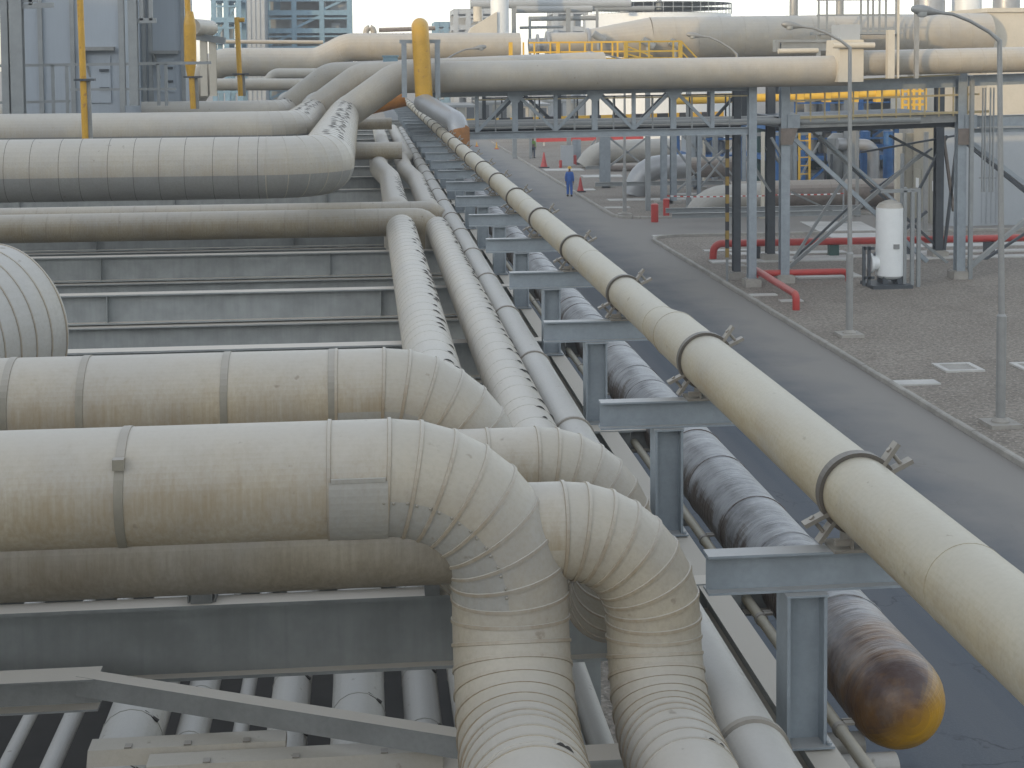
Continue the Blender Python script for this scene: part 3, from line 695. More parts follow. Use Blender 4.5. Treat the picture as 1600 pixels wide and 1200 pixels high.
def clamp_mb(y, r, zc):
    mb = MB(); n = 36; a0 = R(40)
    d = Vector((math.cos(a0), 0, math.sin(a0))); nrm = Vector((-math.sin(a0), 0, math.cos(a0))); c = Vector((CX, y, zc))
    for sgn in (1, -1):
        ri, ro, hw = r + .002, r + .022, .031
        ang = [a0 + (0 if sgn > 0 else math.pi) + R(180) * k / 22 for k in range(23)]
        for k in range(22):
            A, B = ang[k], ang[k + 1]; f = lambda a, rr, yy: (CX + math.cos(a) * rr, y + yy, zc + math.sin(a) * rr)
            mb.hexa([f(A, ri, -hw), f(B, ri, -hw), f(B, ri, hw), f(A, ri, hw)], [f(A, ro, -hw), f(B, ro, -hw), f(B, ro, hw), f(A, ro, hw)])
    return mb, c, d, nrm
for k, y in enumerate(TY):
    r, zc = (RB, CZ) if k < 2 else (RS, CZ - (RB - RS))
    mb, c, d, nrm = clamp_mb(y + 0.02, r, zc); cl = mb.build('clamp', M['clamp'], cp)
    if k < 14:
        cl.location = (0, 0, 0)
        for sgn in (1, -1):
            mb = MB()
            for s2 in (1, -1):
                e = d * sgn; o_ = nrm * (.026 * s2)
                a = c + e * (r - .005) + o_; b = c + e * (r + .13) + o_ * 2.3
                mb.bar(a, b, 0.066, 0.022, nrm)
            mb.tube([c + d * sgn * (r + .075) - nrm * .066, c + d * sgn * (r + .075) + nrm * .066], 0.011, 8)
            for q in (-.056, .056): mb.tube([c + d * sgn * (r + .075) + nrm * (q - .011), c + d * sgn * (r + .075) + nrm * (q + .011)], 0.015, 6, split=True, smooth=False)
            ob = mb.build('lug', M['clampear'], cp); ob.parent = cl

# ------------------------------------------------------------------ helpers for the far structures
def XZ(px, py, Y): p = P(px, py, Y=Y); return p


def posts(mb, pxs, py0, py1, Y, w, kind='i'):
    for px in pxs:
        a, b = P(px, py0, Y=Y), P(px, py1, Y=Y); b.x = a.x
        (mb.ibeam(a, b, w, w, upv=(0, 1, 0)) if kind == 'i' else mb.bar(a, b, w, w, (0, 1, 0)))


def part_bar(parent, name, mat, a, b, w, h, i=False, upv=(0, 0, 1)):
    mb = MB(); (mb.ibeam(a, b, w, h, upv=upv) if i else mb.bar(a, b, w, h, upv)); return mb.build(name, M[mat], parent)


def post_part(parent, name, mat, px, py0, py1, Y, w, d=None, i=True):
    a, b = P(px, py0, Y=Y), P(px, py1, Y=Y); b.x = a.x
    if py1 == 'ground': b.z = 0
    mb = MB(); (mb.ibeam(a, b, w, d or w, upv=(0, 1, 0)) if i else mb.bar(a, b, w, d or w, (0, 1, 0))); return mb.build(name, M[mat], parent)


# ------------------------------------------------------------------ pipe bridge over the road
BY = 51.6
br = thing('pipe_bridge', 'grey truss bridge carrying pipes across the road from the rack', 'truss bridge', (2, BY, 5))
tl, tr = P(672, 145, Y=BY), P(1176, 134, Y=BY); bl, bR = P(690, 213, Y=BY), P(1176, 204, Y=BY)
for Y, mt, dz in ((BY, 'steel', 0.0), (BY + 2.4, 'dark', 0.0)):
    o = Vector((0, Y - BY, dz))
    part_bar(br, 'top_chord', mt, tl + o, tr + o, 0.25, 0.34, True); part_bar(br, 'bottom_chord', mt, bl + o, bR + o, 0.25, 0.26, True)
    topz = lambda x: tl.z + (tr.z - tl.z) * (x - tl.x) / (tr.x - tl.x) + dz - 0.17
    botz = lambda x: bl.z + (bR.z - bl.z) * (x - bl.x) / (bR.x - bl.x) + dz + 0.13
    node = [P(px, 170, Y=BY).x + (0.45 if Y > BY else 0) for px in (745, 804.5, 868, 929, 990, 1052, 1113, 1170)]
    for k, x in enumerate(node[:-1] if Y == BY else node):
        w = 0.2 if k % 2 else 0.13
        part_bar(br, 'vertical', mt, (x, Y, botz(x)), (x, Y, topz(x)), w, 0.14, False, (0, 1, 0))
        if k % 2 and k: 
            for q in (k - 1, k + 1):
                if q < len(node): part_bar(br, 'diagonal', mt, (x + (0.12 if q > k else -.12), Y + 0.02, topz(x)), (node[q], Y + 0.02, botz(node[q])), 0.11, 0.10, False, (0, 1, 0))
    part_bar(br, 'handrail', 'tan_rail' if Y == BY else 'dark', (node[0], Y + .12, botz(node[0]) + 1.12), (node[-1], Y + .12, botz(node[-1]) + 1.12), .05, .05)
    for k in range(len(node) - 1):
        x = (node[k] + node[k + 1]) / 2; part_bar(br, 'rail_stanchion', 'grey' if Y == BY else 'dark', (x, Y + .14, botz(x)), (x, Y + .14, botz(x) + 1.12), .05, .05, False, (0, 1, 0))
    if Y == BY:
        for k in (1, 3, 5):
            mb = MB(); x = node[k]; z = topz(x); mb.profile((x, Y - .14, z + .1), (x, Y - .125, z + .1), [(-.3, .1), (-.3, -.1), (-.12, -.34), (.12, -.34), (.3, -.1), (.3, .1)]); mb.build('gusset', M['steel'], br)
mb = MB(); mb.hexa([(bl.x, BY + .3, bl.z + .2), (bR.x, BY + .3, bR.z + .2), (bR.x, BY + 2.2, bR.z + .2), (bl.x, BY + 2.2, bl.z + .2)], [(bl.x, BY + .3, bl.z + .26), (bR.x, BY + .3, bR.z + .26), (bR.x, BY + 2.2, bR.z + .26), (bl.x, BY + 2.2, bl.z + .26)]); mb.build('deck', M['dusty'], br)
mb = MB()
for k, px in enumerate((700, 1175)):
    pass
# small pipes carried inside the bridge
for (zoff, r, yo) in ((0.30, 0.12, 0.8), (0.29, 0.10, 1.4), (0.33, 0.15, 1.9)):
    a, b = bl + Vector((-.2, yo, zoff)), bR + Vector((6.5, yo, zoff)); mb = MB(); mb.tube([a, b], r, 16)
    tag(mb.build('bridge_pipe', M['grey'], origin=a), 'grey service pipe lying inside the truss bridge, ' + {0.12: 'front one', 0.10: 'middle and thinnest one', 0.15: 'rear one', 0.2: 'upper and thickest one'}[r], 'pipe', 'service pipes in the truss bridge')
# black and yellow kerb rail beyond the bridge, at about the same height, far behind
hz = thing('striped_barrier', 'long black and yellow striped height barrier beam seen through the truss', 'barrier', P(900, 188, Y=96))
a, b = P(690, 192, Y=96), P(1130, 179, Y=96)
mb = MB(); n = 25
for k in range(n): p, q = a.lerp(b, k / n), a.lerp(b, (k + 1) / n); mb.bar(p, q, 0.3, 0.42, mat=k % 2)
mb.build('beam', [M['yellow_bright'], M['black']], hz)
for px in (700, 1120):
    p = P(px, 190, Y=96); mb = MB(); mb.bar((p.x, 96.3, 0), (p.x, 96.3, p.z), .25, .25, (0, 1, 0)); mb.build('post', M['grey'], hz)

# the pipes that come along the left, turn away, climb and cross the road
def climb(xa, ya, yb, x_up0, x_up1, z0, z1, r, xr, lab, xl=-14.0, rb=0.95):
    pts, _ = route([(xl, ya, z0), (xa, ya, z0), (xa, yb, z0), (x_up0, yb + .05, z0 + 0.05), (x_up1, yb + .1, z1), (xr, yb + (.35 if xr > 10 else 1.0), z1 + (.13 if xr > 10 else .35))], [rb, 0.55, 0.5, 0.9], 6)
    o = thing('crossing_pipe', lab, 'pipe', (xa, ya, z0))
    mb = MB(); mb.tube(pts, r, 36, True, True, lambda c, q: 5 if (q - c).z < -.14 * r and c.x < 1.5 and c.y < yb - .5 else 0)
    x = xl + 0.7
    while x < xa - 1.0:
        mb.band((x, ya, z0), (1, 0, 0), r, 0.008, 0.0015, 36, 1 if ya < 30 else 4); x += random.choice((.33, .42, .47))
    for i in range(2, 8): mb.band(pts[i - 1], (pts[i] - pts[i - 2]) if i > 1 else (1, 0, 0), r, 0.02, 0.005, 36)
    y = ya + 1.2
    while y < yb - .5:
        mb.band((xa, y, z0), (0, 1, 0), r, 0.025, 0.005, 36); y += .62
    p4, p5 = pts[-2], pts[-1]; d = (p5 - p4); L = d.length; s = 0.5
    while s < L: mb.band(p4 + d * s / L, d, r, 0.014, 0.002, 36, 4); s += 0.62
    y = ya + 0.9
    while y < yb - .6:
        for a in (R(random.uniform(0, 14)), R(random.uniform(22, 38))):
            if random.random() < .8: seam_marks(mb, xa, z0, r, y + random.uniform(-.1, .1), a, R(15))
        y += random.uniform(.35, .6)
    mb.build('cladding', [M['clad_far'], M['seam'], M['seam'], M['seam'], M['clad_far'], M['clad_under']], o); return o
ZQ = 6.33
c1 = climb(-0.72, 25.6, 50.6, -0.66, 1.1, ZQ, 7.62, 0.535, 17.2, 'largest of three pale pipes turning away and climbing across the road, in front')
c2 = climb(-1.88, 40.0, 54.0, -1.85, -0.15, ZQ, 7.62, 0.52, 9.0, 'middle of three pale clad pipes climbing towards the road crossing')
c3 = climb(-3.05, 53.0, 57.2, -3.02, -1.35, ZQ, 7.66, 0.50, 9.0, 'rear one of three pale clad pipes climbing to the road crossing')
# a light box standing on the rear crossing pipe
p = P(610, 99, Y=56.0); mb = MB(); mb.cbox((p.x, 56, p.z - .25), 0.55, 0.5, 0.5); mb.box((p.x - .32, 55.7, p.z + .251), (p.x + .32, 56.3, p.z + .30)); tag(mb.build('junction_box', M['paleblue'], origin=(p.x, 56, p.z - .25)), 'small pale blue junction box on the pipes left of the yellow riser', 'junction box')
# cross pipes joining at rack level between the big pipe and the two slim lines
for (px0, px1, pyt, r, Y, lab) in ((552, 628, 235, .26, 44, 'short cream cross pipe passing under the long line, nearer one'), (556, 612, 193, .24, 60, 'short cream cross pipe passing under the long line, farther one')):
    a, b = P(px0 - 60, pyt, Y=Y), P(px1, pyt, Y=Y); a.z = b.z; mb = MB(); mb.tube([a, b], r, 20); tag(mb.build('cross_pipe', M['clad'], origin=b), lab, 'pipe')
# continuing long lines beyond the nearer cross pipes
for (x, z, r, ys, jog, lab) in ((X1, Z1, R1, 31.6, 0.25, 'far stretch of the thick clad line, wavering, with sprung laps'), (X2, Z2, R2, 31.9, 0.22, 'far stretch of the white clad line with a kink, beside the slim pipe')):
    pts, _ = route([(x, ys, z - 0.8), (x, ys, z), (x, ys + 4, z), (x, 40, z + .02), (x - jog, 42.5, z + 0.12), (x - jog, 47, z + .12), (x + jog * .2, 50, z), (x, 72, z)], [0.34, 3, 1.2, 1.2, 1.2, 1.2], 4)
    mb = MB(); mb.tube(pts, r, 28); y = ys + 0.6
    while y < 56:
        for a0 in (28, 46): 
            if random.random() < .8 and not (39 < y < 51): seam_marks(mb, x, z, r, y, R(a0 + random.uniform(-8, 8)), R(30))
        y += random.uniform(.35, .6)
    tag(mb.build('insulated_pipe', [M['clad_y'], M['seam'], M['seam'], M['seam'], M['clad_y']], origin=(x, ys, z)), lab, 'pipe')
# the two cross pipes of the middle loop
for (Y, zc, r, pxr, xl, lab, straps) in ((28.9, 4.99, 0.275, 672, -9.5, 'stained cream cross pipe ending at the white line, the thicker of the two', 12), (31.0, 4.98, 0.22, 688, -8.2, 'slimmer pale cross pipe just behind the stained one', 8)):
    b = P(pxr, 340, Y=Y); o = thing('cross_pipe', lab, 'pipe', (b.x, Y, zc))
    pts, _ = route([(xl, Y, zc), (b.x, Y, zc), (b.x, Y, zc - .9)], 0.3, 6)
    mb = MB(); mb.tube(pts, r, 32, True, True); x = xl + .6
    while x < b.x - .5: mb.band((x, Y, zc), (1, 0, 0), r, 0.03, 0.004, 32, 1); x += random.choice((.45, .6, .9))
    mb.build('cladding', [M['clad'], M['ring']], o)

# ------------------------------------------------------------------ the platform frame at the right of the bridge
FY, FYB = 52.4, 58.2
pf = thing('pipe_platform', 'grey steel pipe support frame with railed platform at the end of the truss bridge', 'steel platform', P(1225, 430, Z=0))
def col(px, pyt, Y, w, mat='steel', d=None, px_b=None):
    a = P(px, pyt, Y=Y); mb = MB(); mb.ibeam((a.x, Y, 0.28), (a.x, Y, a.z), d or w, w, 0.02, 0.016, (0, 1, 0))
    c = mb.build('column', M[mat], pf)
    mb = MB(); mb.box((a.x - w, Y - w, 0), (a.x + w, Y + w, 0.26)); mb.box((a.x - w * .8, Y - w * .8, .261), (a.x + w * .8, Y + w * .8, .29)); fo = mb.build('footing', M['concrete'], pf)
    return a.x
xs = {}
for key, px, pyt, Y, w, mt in (('c1', 1175, 132, BY, .29, 'steel'), ('c2', 1226, 128, FY, .33, 'steel'), ('c3', 1502, 112, FY, .33, 'steel'), ('c0', 1151, 132, 53.4, .27, 'dark'), ('r2', 1204, 130, FYB, .33, 'dark'), ('r3', 1468, 118, FYB, .33, 'dark'), ('r4', 1750, 118, FYB, .4, 'dark'), ('f4', 1800, 112, FY, .42, 'steel')):
    xs[key] = col(px, pyt, Y, w, mt)
def pb(name, mat, p0, p1, Y, w, h, i=True, Y1=None):
    a, b = P(*p0, Y=Y), P(*p1, Y=Y1 or Y); return part_bar(pf, name, mat, a, b, w, h, i)
pb('top_beam', 'steel', (1236, 138), (1494, 127), FY, .25, .42); pb('top_beam', 'steel', (1512, 126), (1790, 116), FY, .25, .40)
pb('top_beam', 'dark', (1212, 140), (1460, 130), FYB, .25, .36)
pb('fascia', 'dusty', (1238, 193), (1494, 183), FY, .12, .36); pb('deck_beam', 'dark', (1238, 200), (1494, 191), FY + .5, .3, .34)
pb('deck_beam', 'dark', (1212, 196), (1460, 186), FYB, .3, .4)
pb('deck_beam', 'steel', (1512, 190), (1800, 182), FY, .2, .42); pb('deck_beam', 'steel', (1512, 204), (1800, 199), FY + .2, .2, .16)
a, b = P(1238, 189, Y=FY), P(1494, 179, Y=FY)
mb = MB(); mb.hexa([(a.x, FY + .1, a.z), (b.x, FY + .1, b.z), (b.x, FYB, b.z), (a.x, FYB, a.z)], [(a.x, FY + .1, a.z + .05), (b.x, FY + .1, b.z + .05), (b.x, FYB, b.z + .05), (a.x, FYB, a.z + .05)]); mb.build('deck', M['dark'], pf)
for (px, Y0) in ((1226, FY), (1502, FY)):
    mb = MB(); p = P(px, 215, Y=Y0); mb.ibeam((p.x, Y0 + .25, p.z + 0.55), (p.x, FYB - .2, p.z + .55), .25, .4); mb.build('tie_beam', M['dark'], pf)
    mb = MB(); mb.hexa([(p.x - .22, Y0 - .26, p.z - .25), (p.x + .22, Y0 - .26, p.z - .25), (p.x + .22, Y0 - .235, p.z - .25), (p.x - .22, Y0 - .235, p.z - .25)], [(p.x - .22, Y0 - .26, p.z + .35), (p.x + .42, Y0 - .26, p.z + .35), (p.x + .42, Y0 - .235, p.z + .35), (p.x - .22, Y0 - .235, p.z + .35)]); mb.build('corner_plate', M['rusty'], pf)
    mb = MB(); mb.box((p.x + .05, Y0 - .24, p.z + .36), (p.x + .5, Y0 - .0, p.z + .85)); mb.build('bracket', M['steel'], pf)
# braces
for p0, p1, Y, w, mt in (((1240, 216), (1448, 408), FY, .19, 'steel'), ((1232, 418), (1440, 240), FYB - 2, .16, 'grey'), ((1268, 205), (1330, 262), FYB, .12, 'grey'), ((1330, 262), (1475, 395), FYB, .12, 'dark'), ((1345, 238), (1492, 212), FYB, .1, 'dark'), ((1240, 405), (1330, 320), FYB, .1, 'dark'), ((1516, 222), (1640, 318), FY, .2, 'steel'), ((1504, 218), (1640, 330), FYB, .2, 'dark'), ((1512, 420), (1640, 312), FY, .18, 'grey'), ((1232, 262), (1205, 215), FY, .12, 'grey'), ((1330, 262), (1240, 405), FY + 3, .12, 'grey'), ((1448, 330), (1340, 420), FYB - 1, .13, 'dark'), ((1280, 212), (1400, 316), FY + 2, .13, 'steel'), ((1460, 250), (1390, 212), FY + 3, .12, 'dark'), ((1180, 262), (1204, 300), FYB - 2, .1, 'grey'), ((1300, 330), (1236, 300), FYB, .1, 'grey'), ((1524, 415), (1640, 340), FYB - 1, .12, 'dark'), ((1480, 212), (1434, 300), FYB, .12, 'dark'), ((1360, 300), (1456, 232), FYB, .10, 'dark'), ((1474, 212), (1490, 330), FYB, .13, 'rusty'), ((1494, 235), (1474, 400), FYB, .13, 'dark'), ((1436, 375), (1480, 410), FY, .12, 'grey'), ((1195, 120 + 110), (1225, 262), FYB, .08, 'grey')):
    pb('brace', mt, p0, p1, Y, w, w * .8, False)
# stanchions and rails of the platform railing
for k in range(13):
    px = 1244 + 22.3 * k; mb = MB(); a, b = P(px, 191 - .04 * (px - 1244), Y=FY - .1), P(px, 147 - .045 * (px - 1244), Y=FY - .1)
    b.x = a.x; mb.bar(a, b, .05, .05, (0, 1, 0)); mb.build('stanchion', M['tan_rail'], pf)
pb('handrail', 'tan_rail', (1226, 158), (1530, 147), FY - .12, .06, .07, False); pb('handrail', 'tan_rail', (1240, 129.5), (1500, 116.5), FY - .3, .06, .06, False); pb('toe_rail', 'tan_rail', (1240, 184), (1545, 174), FY - .12, .06, .09, False)
for px, pt, pbm in ((1519, 118, 290), (1548, 137, 300), (1540, 137, 300), (1536, 137, 300), (1553, 137, 300)):
    post_part(pf, 'ladder_rail' if px > 1530 else 'stand_post', 'grey', px, pt, pbm if px > 1530 else 440, FY - .3, .05 if px > 1530 else .14, None, False)
for py in (200, 278): pb('ladder_hoop', 'grey', (1530, py), (1556, py), FY - .25, .04, .05, False)

# cream box and stand where the crossing pipe meets the frame
p = P(1331, 128, Y=50.2); q = P(1331, 62, Y=50.2); r_ = P(1331, 38, Y=50.2)
o = thing('cream_housing', 'tall cream sheet housing wrapped round the crossing pipe', 'housing', (p.x, 50.2, p.z))
mb = MB(); z0, z1 = p.z, q.z
mb.hexa([(p.x - .50, 50.2, z0), (p.x + .42, 50.2, z0), (p.x + .42, 51.75, z0), (p.x - .50, 51.75, z0)], [(p.x - .42, 50.2, z1), (p.x + .42, 50.2, z1), (p.x + .42, 51.75, z1), (p.x - .42, 51.75, z1)]); mb.build('casing', M['wall_cream'], o)
mb = MB(); mb.box((p.x - .36, 50.4, z1 + .002), (p.x + .36, 51.4, r_.z)); mb.build('top_box', M['shed'], o)
mb = MB(); mb.tube([(p.x - .75, 50.05, z1 - .2), (p.x + .75, 50.05, z1 - .2)], .1, 14); mb.build('valve_spindle', M['wall_cream'], o)
for px, w in ((1372, .24), (1384, .07), (1412, .14)):
    a, b = P(px, 122, Y=51.2), P(px, -20 if px != 1372 else 48, Y=51.2); mb = MB(); mb.bar((a.x, 50.0, a.z), (a.x, 50.0, b.z), w, w, (0, 1, 0))
    tag(mb.build('stand_pipe', M['lampgrey'] if px == 1412 else M['wall_cream'], origin=(a.x, 50.0, a.z)), {1372: 'thick cream standpipe beside the cream housing', 1384: 'thin cream rod beside the thick standpipe', 1412: 'tall grey post rising past the picture top by the housing'}[px], 'standpipe')

# ------------------------------------------------------------------ far pipes, ducts, tanks and process units
def tubep(name, lab, mat, pix, Y, r, cat='pipe', seg=24, rb=None, bands=0, group=None):
    """a far pipe through photo points, at depth Y (or one depth per point)"""
    Ys = Y if isinstance(Y, (list, tuple)) else [Y] * len(pix)
    c = [P(a, b, Y=y) for (a, b), y in zip(pix, Ys)]
    pts = route(c, rb or r * 1.3, 6)[0] if len(c) > 2 else c
    mb = MB(); mb.tube(pts, r, seg)
    if bands:
        d = pts[-1] - pts[0]; L = d.length
        for i in range(len(pts) - 1):
            dd = pts[i + 1] - pts[i]; l = dd.length; s = bands / 2
            while s < l: mb.band(pts[i] + dd * s / l, dd, r, 0.05, 0.008, seg); s += bands
    return tag(mb.build(name, M[mat], origin=c[0]), lab, cat, group)

tubep('large_pipe', 'big far pipe stepping upward behind the yellow riser', 'clad_far', [(300, 150), (338, 97), (497, 97), (543, 74), (812, 73)], [86, 84, 84, 84, 84], 0.80, rb=1.4, bands=1.9)
tubep('mid_pipe', 'grey pipe with a down-turned end under the big far pipe', 'clad_grey', [(418, 140), (422, 115), (600, 115)], [76, 76, 76], 0.27, rb=.55)
tubep('mid_pipe', 'pale pipe behind the yellow lamp bracket, lowest of the far left pipes', 'clad_far', [(338, 132), (580, 132)], 70, 0.28, bands=1.4)
tubep('thin_pipe', 'thin pale pipe in front of the far blue unit, above the big pipe', 'clad_far', [(340, 65), (505, 66)], 92, 0.12)
tubep('ring_bend', 'small pale ring-shaped pipe bend against the sky', 'clad_far', [(572, 58), (572, 43), (584, 43), (584, 58)], 110, 0.22, 'pipe bend', rb=.35)
tubep('thin_pipe', 'rust-brown thin pipe against the sky left of the yellow riser', 'rusty', [(592, 47), (680, 44)], 120, 0.18)

# the wide duct on the right
dt = thing('large_duct', 'very wide tan sunlit duct with cone ends across the right background', 'duct', P(1250, 90, Y=84))
c0, c1_, c2_, c3_, c4 = [P(px, py, Y=84) for px, py in ((842, 67), (912, 67), (930, 66), (1015, 60), (1542, 53))]
mb = MB(); mb.tube([P(855, 68, Y=84), c1_, c2_ + Vector((0, 0, 0))], .62, 28); mb.tube([c2_ - Vector((.5, 0, 0)), c3_], [.72, 1.2], 28)
mb.tube([c3_, c4], 1.22, 36)
d = c4 - c3_
for k in range(1, 15): mb.band(c3_ + d * k / 15, d, 1.22, .05, .012, 36)
mb.build('duct_shell', M['clad_far'], dt)
mb = MB(); mb.tube([P(826, 72, Y=84), P(858, 70, Y=84)], .42, 24); mb.band(P(840, 70, Y=84), d, .42, .16, .2, 28); mb.band(P(855, 70, Y=84), d, .42, .2, .36, 28); mb.build('neck', M['silver'], dt)
mb = MB(); mb.band(P(918, 66, Y=84), d, .62, .2, .2, 28); mb.build('flange', M['silver'], dt)
for px in (1230, 1330, 1430):
    p = P(px, 96, Y=84); mb = MB(); mb.box((p.x - .3, 83.6, 0), (p.x + .3, 84.4, p.z - .1)); mb.build('saddle', M['grey'], dt)
# lantern-like brackets and valves on the duct
for px, py in ((935, 58), (1012, 68), (1055, 70)):
    p = P(px, py, Y=82.6); mb = MB(); mb.tube([p + Vector((-.3, 0, .2)), p + Vector((.35, 0, -.2))], .22, 12); mb.tube([p, p + Vector((0, 0, -.7))], .1, 10); tag(mb.build('valve', M['grey'], origin=p), {935: 'grey valve below the white stack side of the duct neck', 1012: 'grey valve at the wide start of the tan duct', 1055: 'grey valve on the tan duct past the yellow railing middle'}[px], 'valve')
# second far crossing run at the right
o = tubep('right_pipe', 'pale clad pipe continuing to the right edge beyond the cream housing', 'clad_far', [(1333, 99), (1640, 92)], 50.95, 0.45, bands=.85)

# yellow railing platform in front of the duct
yr = thing('yellow_railing', 'bright yellow railed walkway in front of the tan duct', 'railing', P(930, 95, Y=78))
for k, px in enumerate((798, 818, 835, 860, 872, 890, 914, 925, 940, 957, 965, 978, 1000, 1014, 1052, 1063)):
    a, b = P(px, 104, Y=78), P(px, 66, Y=78); w = .2 if px in (798, 872, 978, 1063) else .09
    mb = MB(); mb.bar((a.x, 78, a.z), (a.x, 78, b.z), w, w, (0, 1, 0)); mb.build('stanchion', M['yellow_bright'], yr)
for py in (66, 81, 92):
    a, b = P(826 if py < 90 else 800, py + .8, Y=78), P(1064, py - 1.5, Y=78); mb = MB(); mb.bar(a, b, .08, .09); mb.build('rail', M['yellow_bright'], yr)
for p0, p1 in (((978, 72), (1020, 88)), ((978, 84), (1020, 95)), ((1064, 64), (1090, 92)), ((1064, 80), (1080, 96))):
    mb = MB(); mb.bar(P(*p0, Y=78), P(*p1, Y=78), .07, .08); mb.build('stair_rail', M['yellow_bright'], yr)
mb = MB(); a, b = P(800, 102, Y=78), P(1090, 99, Y=78); mb.box((a.x, 78, a.z - .15), (b.x, 80, a.z)); mb.build('walkway', M['grey'], yr)
for px in (1012, 1076):
    p = P(px, 104, Y=79); mb = MB(); mb.bar((p.x, 79, 0), (p.x, 79, p.z - .1), .25, .25, (0, 1, 0)); mb.build('leg', M['grey'], yr)

# white vent stack with sloping hood
o = thing('vent_stack', 'white cylindrical stack rising past the picture top', 'stack', P(780, 45, Y=120))
a, b = P(781, 48, Y=120), P(783, -60, Y=120); mb = MB(); mb.tube([(a.x, 120, a.z - 1), (a.x, 120, b.z)], .75, 24); mb.build('shaft', M['white'], o)
mb = MB(); p = P(752, 42, Y=120); mb.hexa([(p.x - 1.3, 119, p.z - 1), (p.x + 1.2, 119, p.z - 1), (p.x + 1.2, 121, p.z - 1), (p.x - 1.3, 121, p.z - 1)], [(p.x - .9, 119, p.z - .1), (p.x + 1.2, 119, p.z + 1.2), (p.x + 1.2, 121, p.z + 1.2), (p.x - .9, 121, p.z - .1)]); mb.build('hood', M['wall_cream'], o)
mb = MB(); p = P(746, 22, Y=120); mb.tube([(p.x, 120, p.z - .6), (p.x, 120, p.z + .6)], .35, 16); mb.build('side_pot', M['wall_cream'], o)

def lattice(name, lab, px0, px1, pyt, Y, levels, cols, mat, fill=None, cat='steel structure', depth=8.0, extra=None):
    """a process unit: columns, floors, braces, some vessels"""
    a, b = P(px0, pyt, Y=Y), P(px1, pyt, Y=Y); H_ = a.z; o = thing(name, lab, cat, (a.x, Y, 0)); w = 0.0033 * Y * 1.0
    nx = cols
    for yy in (Y, Y + depth):
        for k in range(nx):
            x = a.x + (b.x - a.x) * k / (nx - 1); mb = MB(); mb.bar((x, yy, 0), (x, yy, H_), w, w, (0, 1, 0)); mb.build('column', M[mat], o)
    for L in range(1, levels + 1):
        z = H_ * L / levels; mb = MB(); mb.box((a.x - .3, Y - .25, z - w), (b.x + .3, Y + depth, z)); mb.build('floor_deck', M[mat], o)
        mb = MB(); z2 = z + 1.1
        if L < levels:
            mb.bar((a.x, Y - .2, z2), (b.x, Y - .2, z2), w * .35, w * .35); mb.build('guard_rail', M[mat], o)
        mb = MB(); k = L % (nx - 1); xa, xb = a.x + (b.x - a.x) * k / (nx - 1), a.x + (b.x - a.x) * (k + 1) / (nx - 1)
        mb.bar((xa, Y, z - H_ / levels), (xb, Y, z - w), w * .5, w * .5, (0, 1, 0)); mb.build('brace', M[mat], o)
    if fill:
        mb = MB(); mb.box((a.x + .2, Y + depth * .55, 0), (b.x - .2, Y + depth * .9, H_ - .4)); mb.build('inner_wall', M[fill], o)
    rnd = random.Random(px0)
    for k in range(extra or 0):
        x = rnd.uniform(a.x + .5, b.x - .5); L = rnd.randint(0, levels - 1); z = H_ * L / levels; hh = H_ / levels * rnd.uniform(.45, .85); rr = rnd.uniform(.25, .7) * Y / 140
        mb = MB(); c = (x, Y + rnd.uniform(.8, depth * .4), z)
        if rnd.random() < .65: mb.lathe(c, [(rr * .8, 0), (rr, .1), (rr, hh), (rr * .5, hh + rr * .5)], 14); mb.build('vessel', M[rnd.choice(['wall_cream', 'silver', 'grey', 'clad_far'])], o)
        else: mb.box((c[0] - rr, c[1] - rr, z), (c[0] + rr * 1.5, c[1] + rr, z + hh * .7)); mb.build('equipment_box', M[rnd.choice(['grey', 'paleblue', 'shed'])], o)
    return o
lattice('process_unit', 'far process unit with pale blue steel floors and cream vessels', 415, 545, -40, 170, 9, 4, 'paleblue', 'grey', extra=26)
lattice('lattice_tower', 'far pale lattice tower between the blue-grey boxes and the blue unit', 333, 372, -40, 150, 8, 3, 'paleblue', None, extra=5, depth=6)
p = P(393, 60, Y=165); mb = MB(); mb.box((P(372, 0, Y=165).x, 165, 0), (P(414, 0, Y=165).x, 171, 34))
for k in range(6):
    x = P(372, 0, Y=165).x + .3 + k * .5; mb.box((x, 164.9, 0), (x + .06, 164.99, 34))
tag(mb.build('tall_casing', M['shed'], origin=(p.x, 165, 0)), 'far tall pale grey casing left of the blue process unit', 'casing')
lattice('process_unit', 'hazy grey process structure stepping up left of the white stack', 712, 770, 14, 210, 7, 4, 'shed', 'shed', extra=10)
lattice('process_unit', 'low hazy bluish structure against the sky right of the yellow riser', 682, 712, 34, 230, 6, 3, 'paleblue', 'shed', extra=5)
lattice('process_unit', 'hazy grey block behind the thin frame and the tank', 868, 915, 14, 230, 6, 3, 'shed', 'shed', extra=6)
# high pipe bridge against the sky
for (px0, px1, py, r, mt, lab) in ((735, 985, 5, .45, 'shed', 'upper of two pale pipes high against the sky'), (806, 925, 13, .4, 'shed', 'lower of two pale pipes high against the sky'), (826, 935, 29, .2, 'grey', 'thin grey pipe frame rail high by the stack'), (890, 1022, 14, .22, 'grey', 'thin grey pipe across the top of the tank'), (812, 880, 43, .12, 'grey', 'thin rail pipe above the duct neck')):
    tubep('high_pipe', lab, mt, [(px0, py + .4), (px1, py - 1)], 125, r)
for px, lab in ((828, 'slim post under the thin grey pipe frame, beside the stack'), (888, 'thick post of the thin grey pipe frame, middle'), (933, 'slim post at the tank edge'), (803, 'post beside the white stack carrying the two pale pipes')):
    a, b = P(px, 60, Y=124), P(px, 12 if px != 828 else 29, Y=124); mb = MB(); mb.bar((a.x, 124, 0), (a.x, 124, b.z), .35 if px in (888, 803) else .2, .3, (0, 1, 0)); tag(mb.build('pipe_post', M['grey'], origin=(a.x, 124, 0)), lab, 'post')

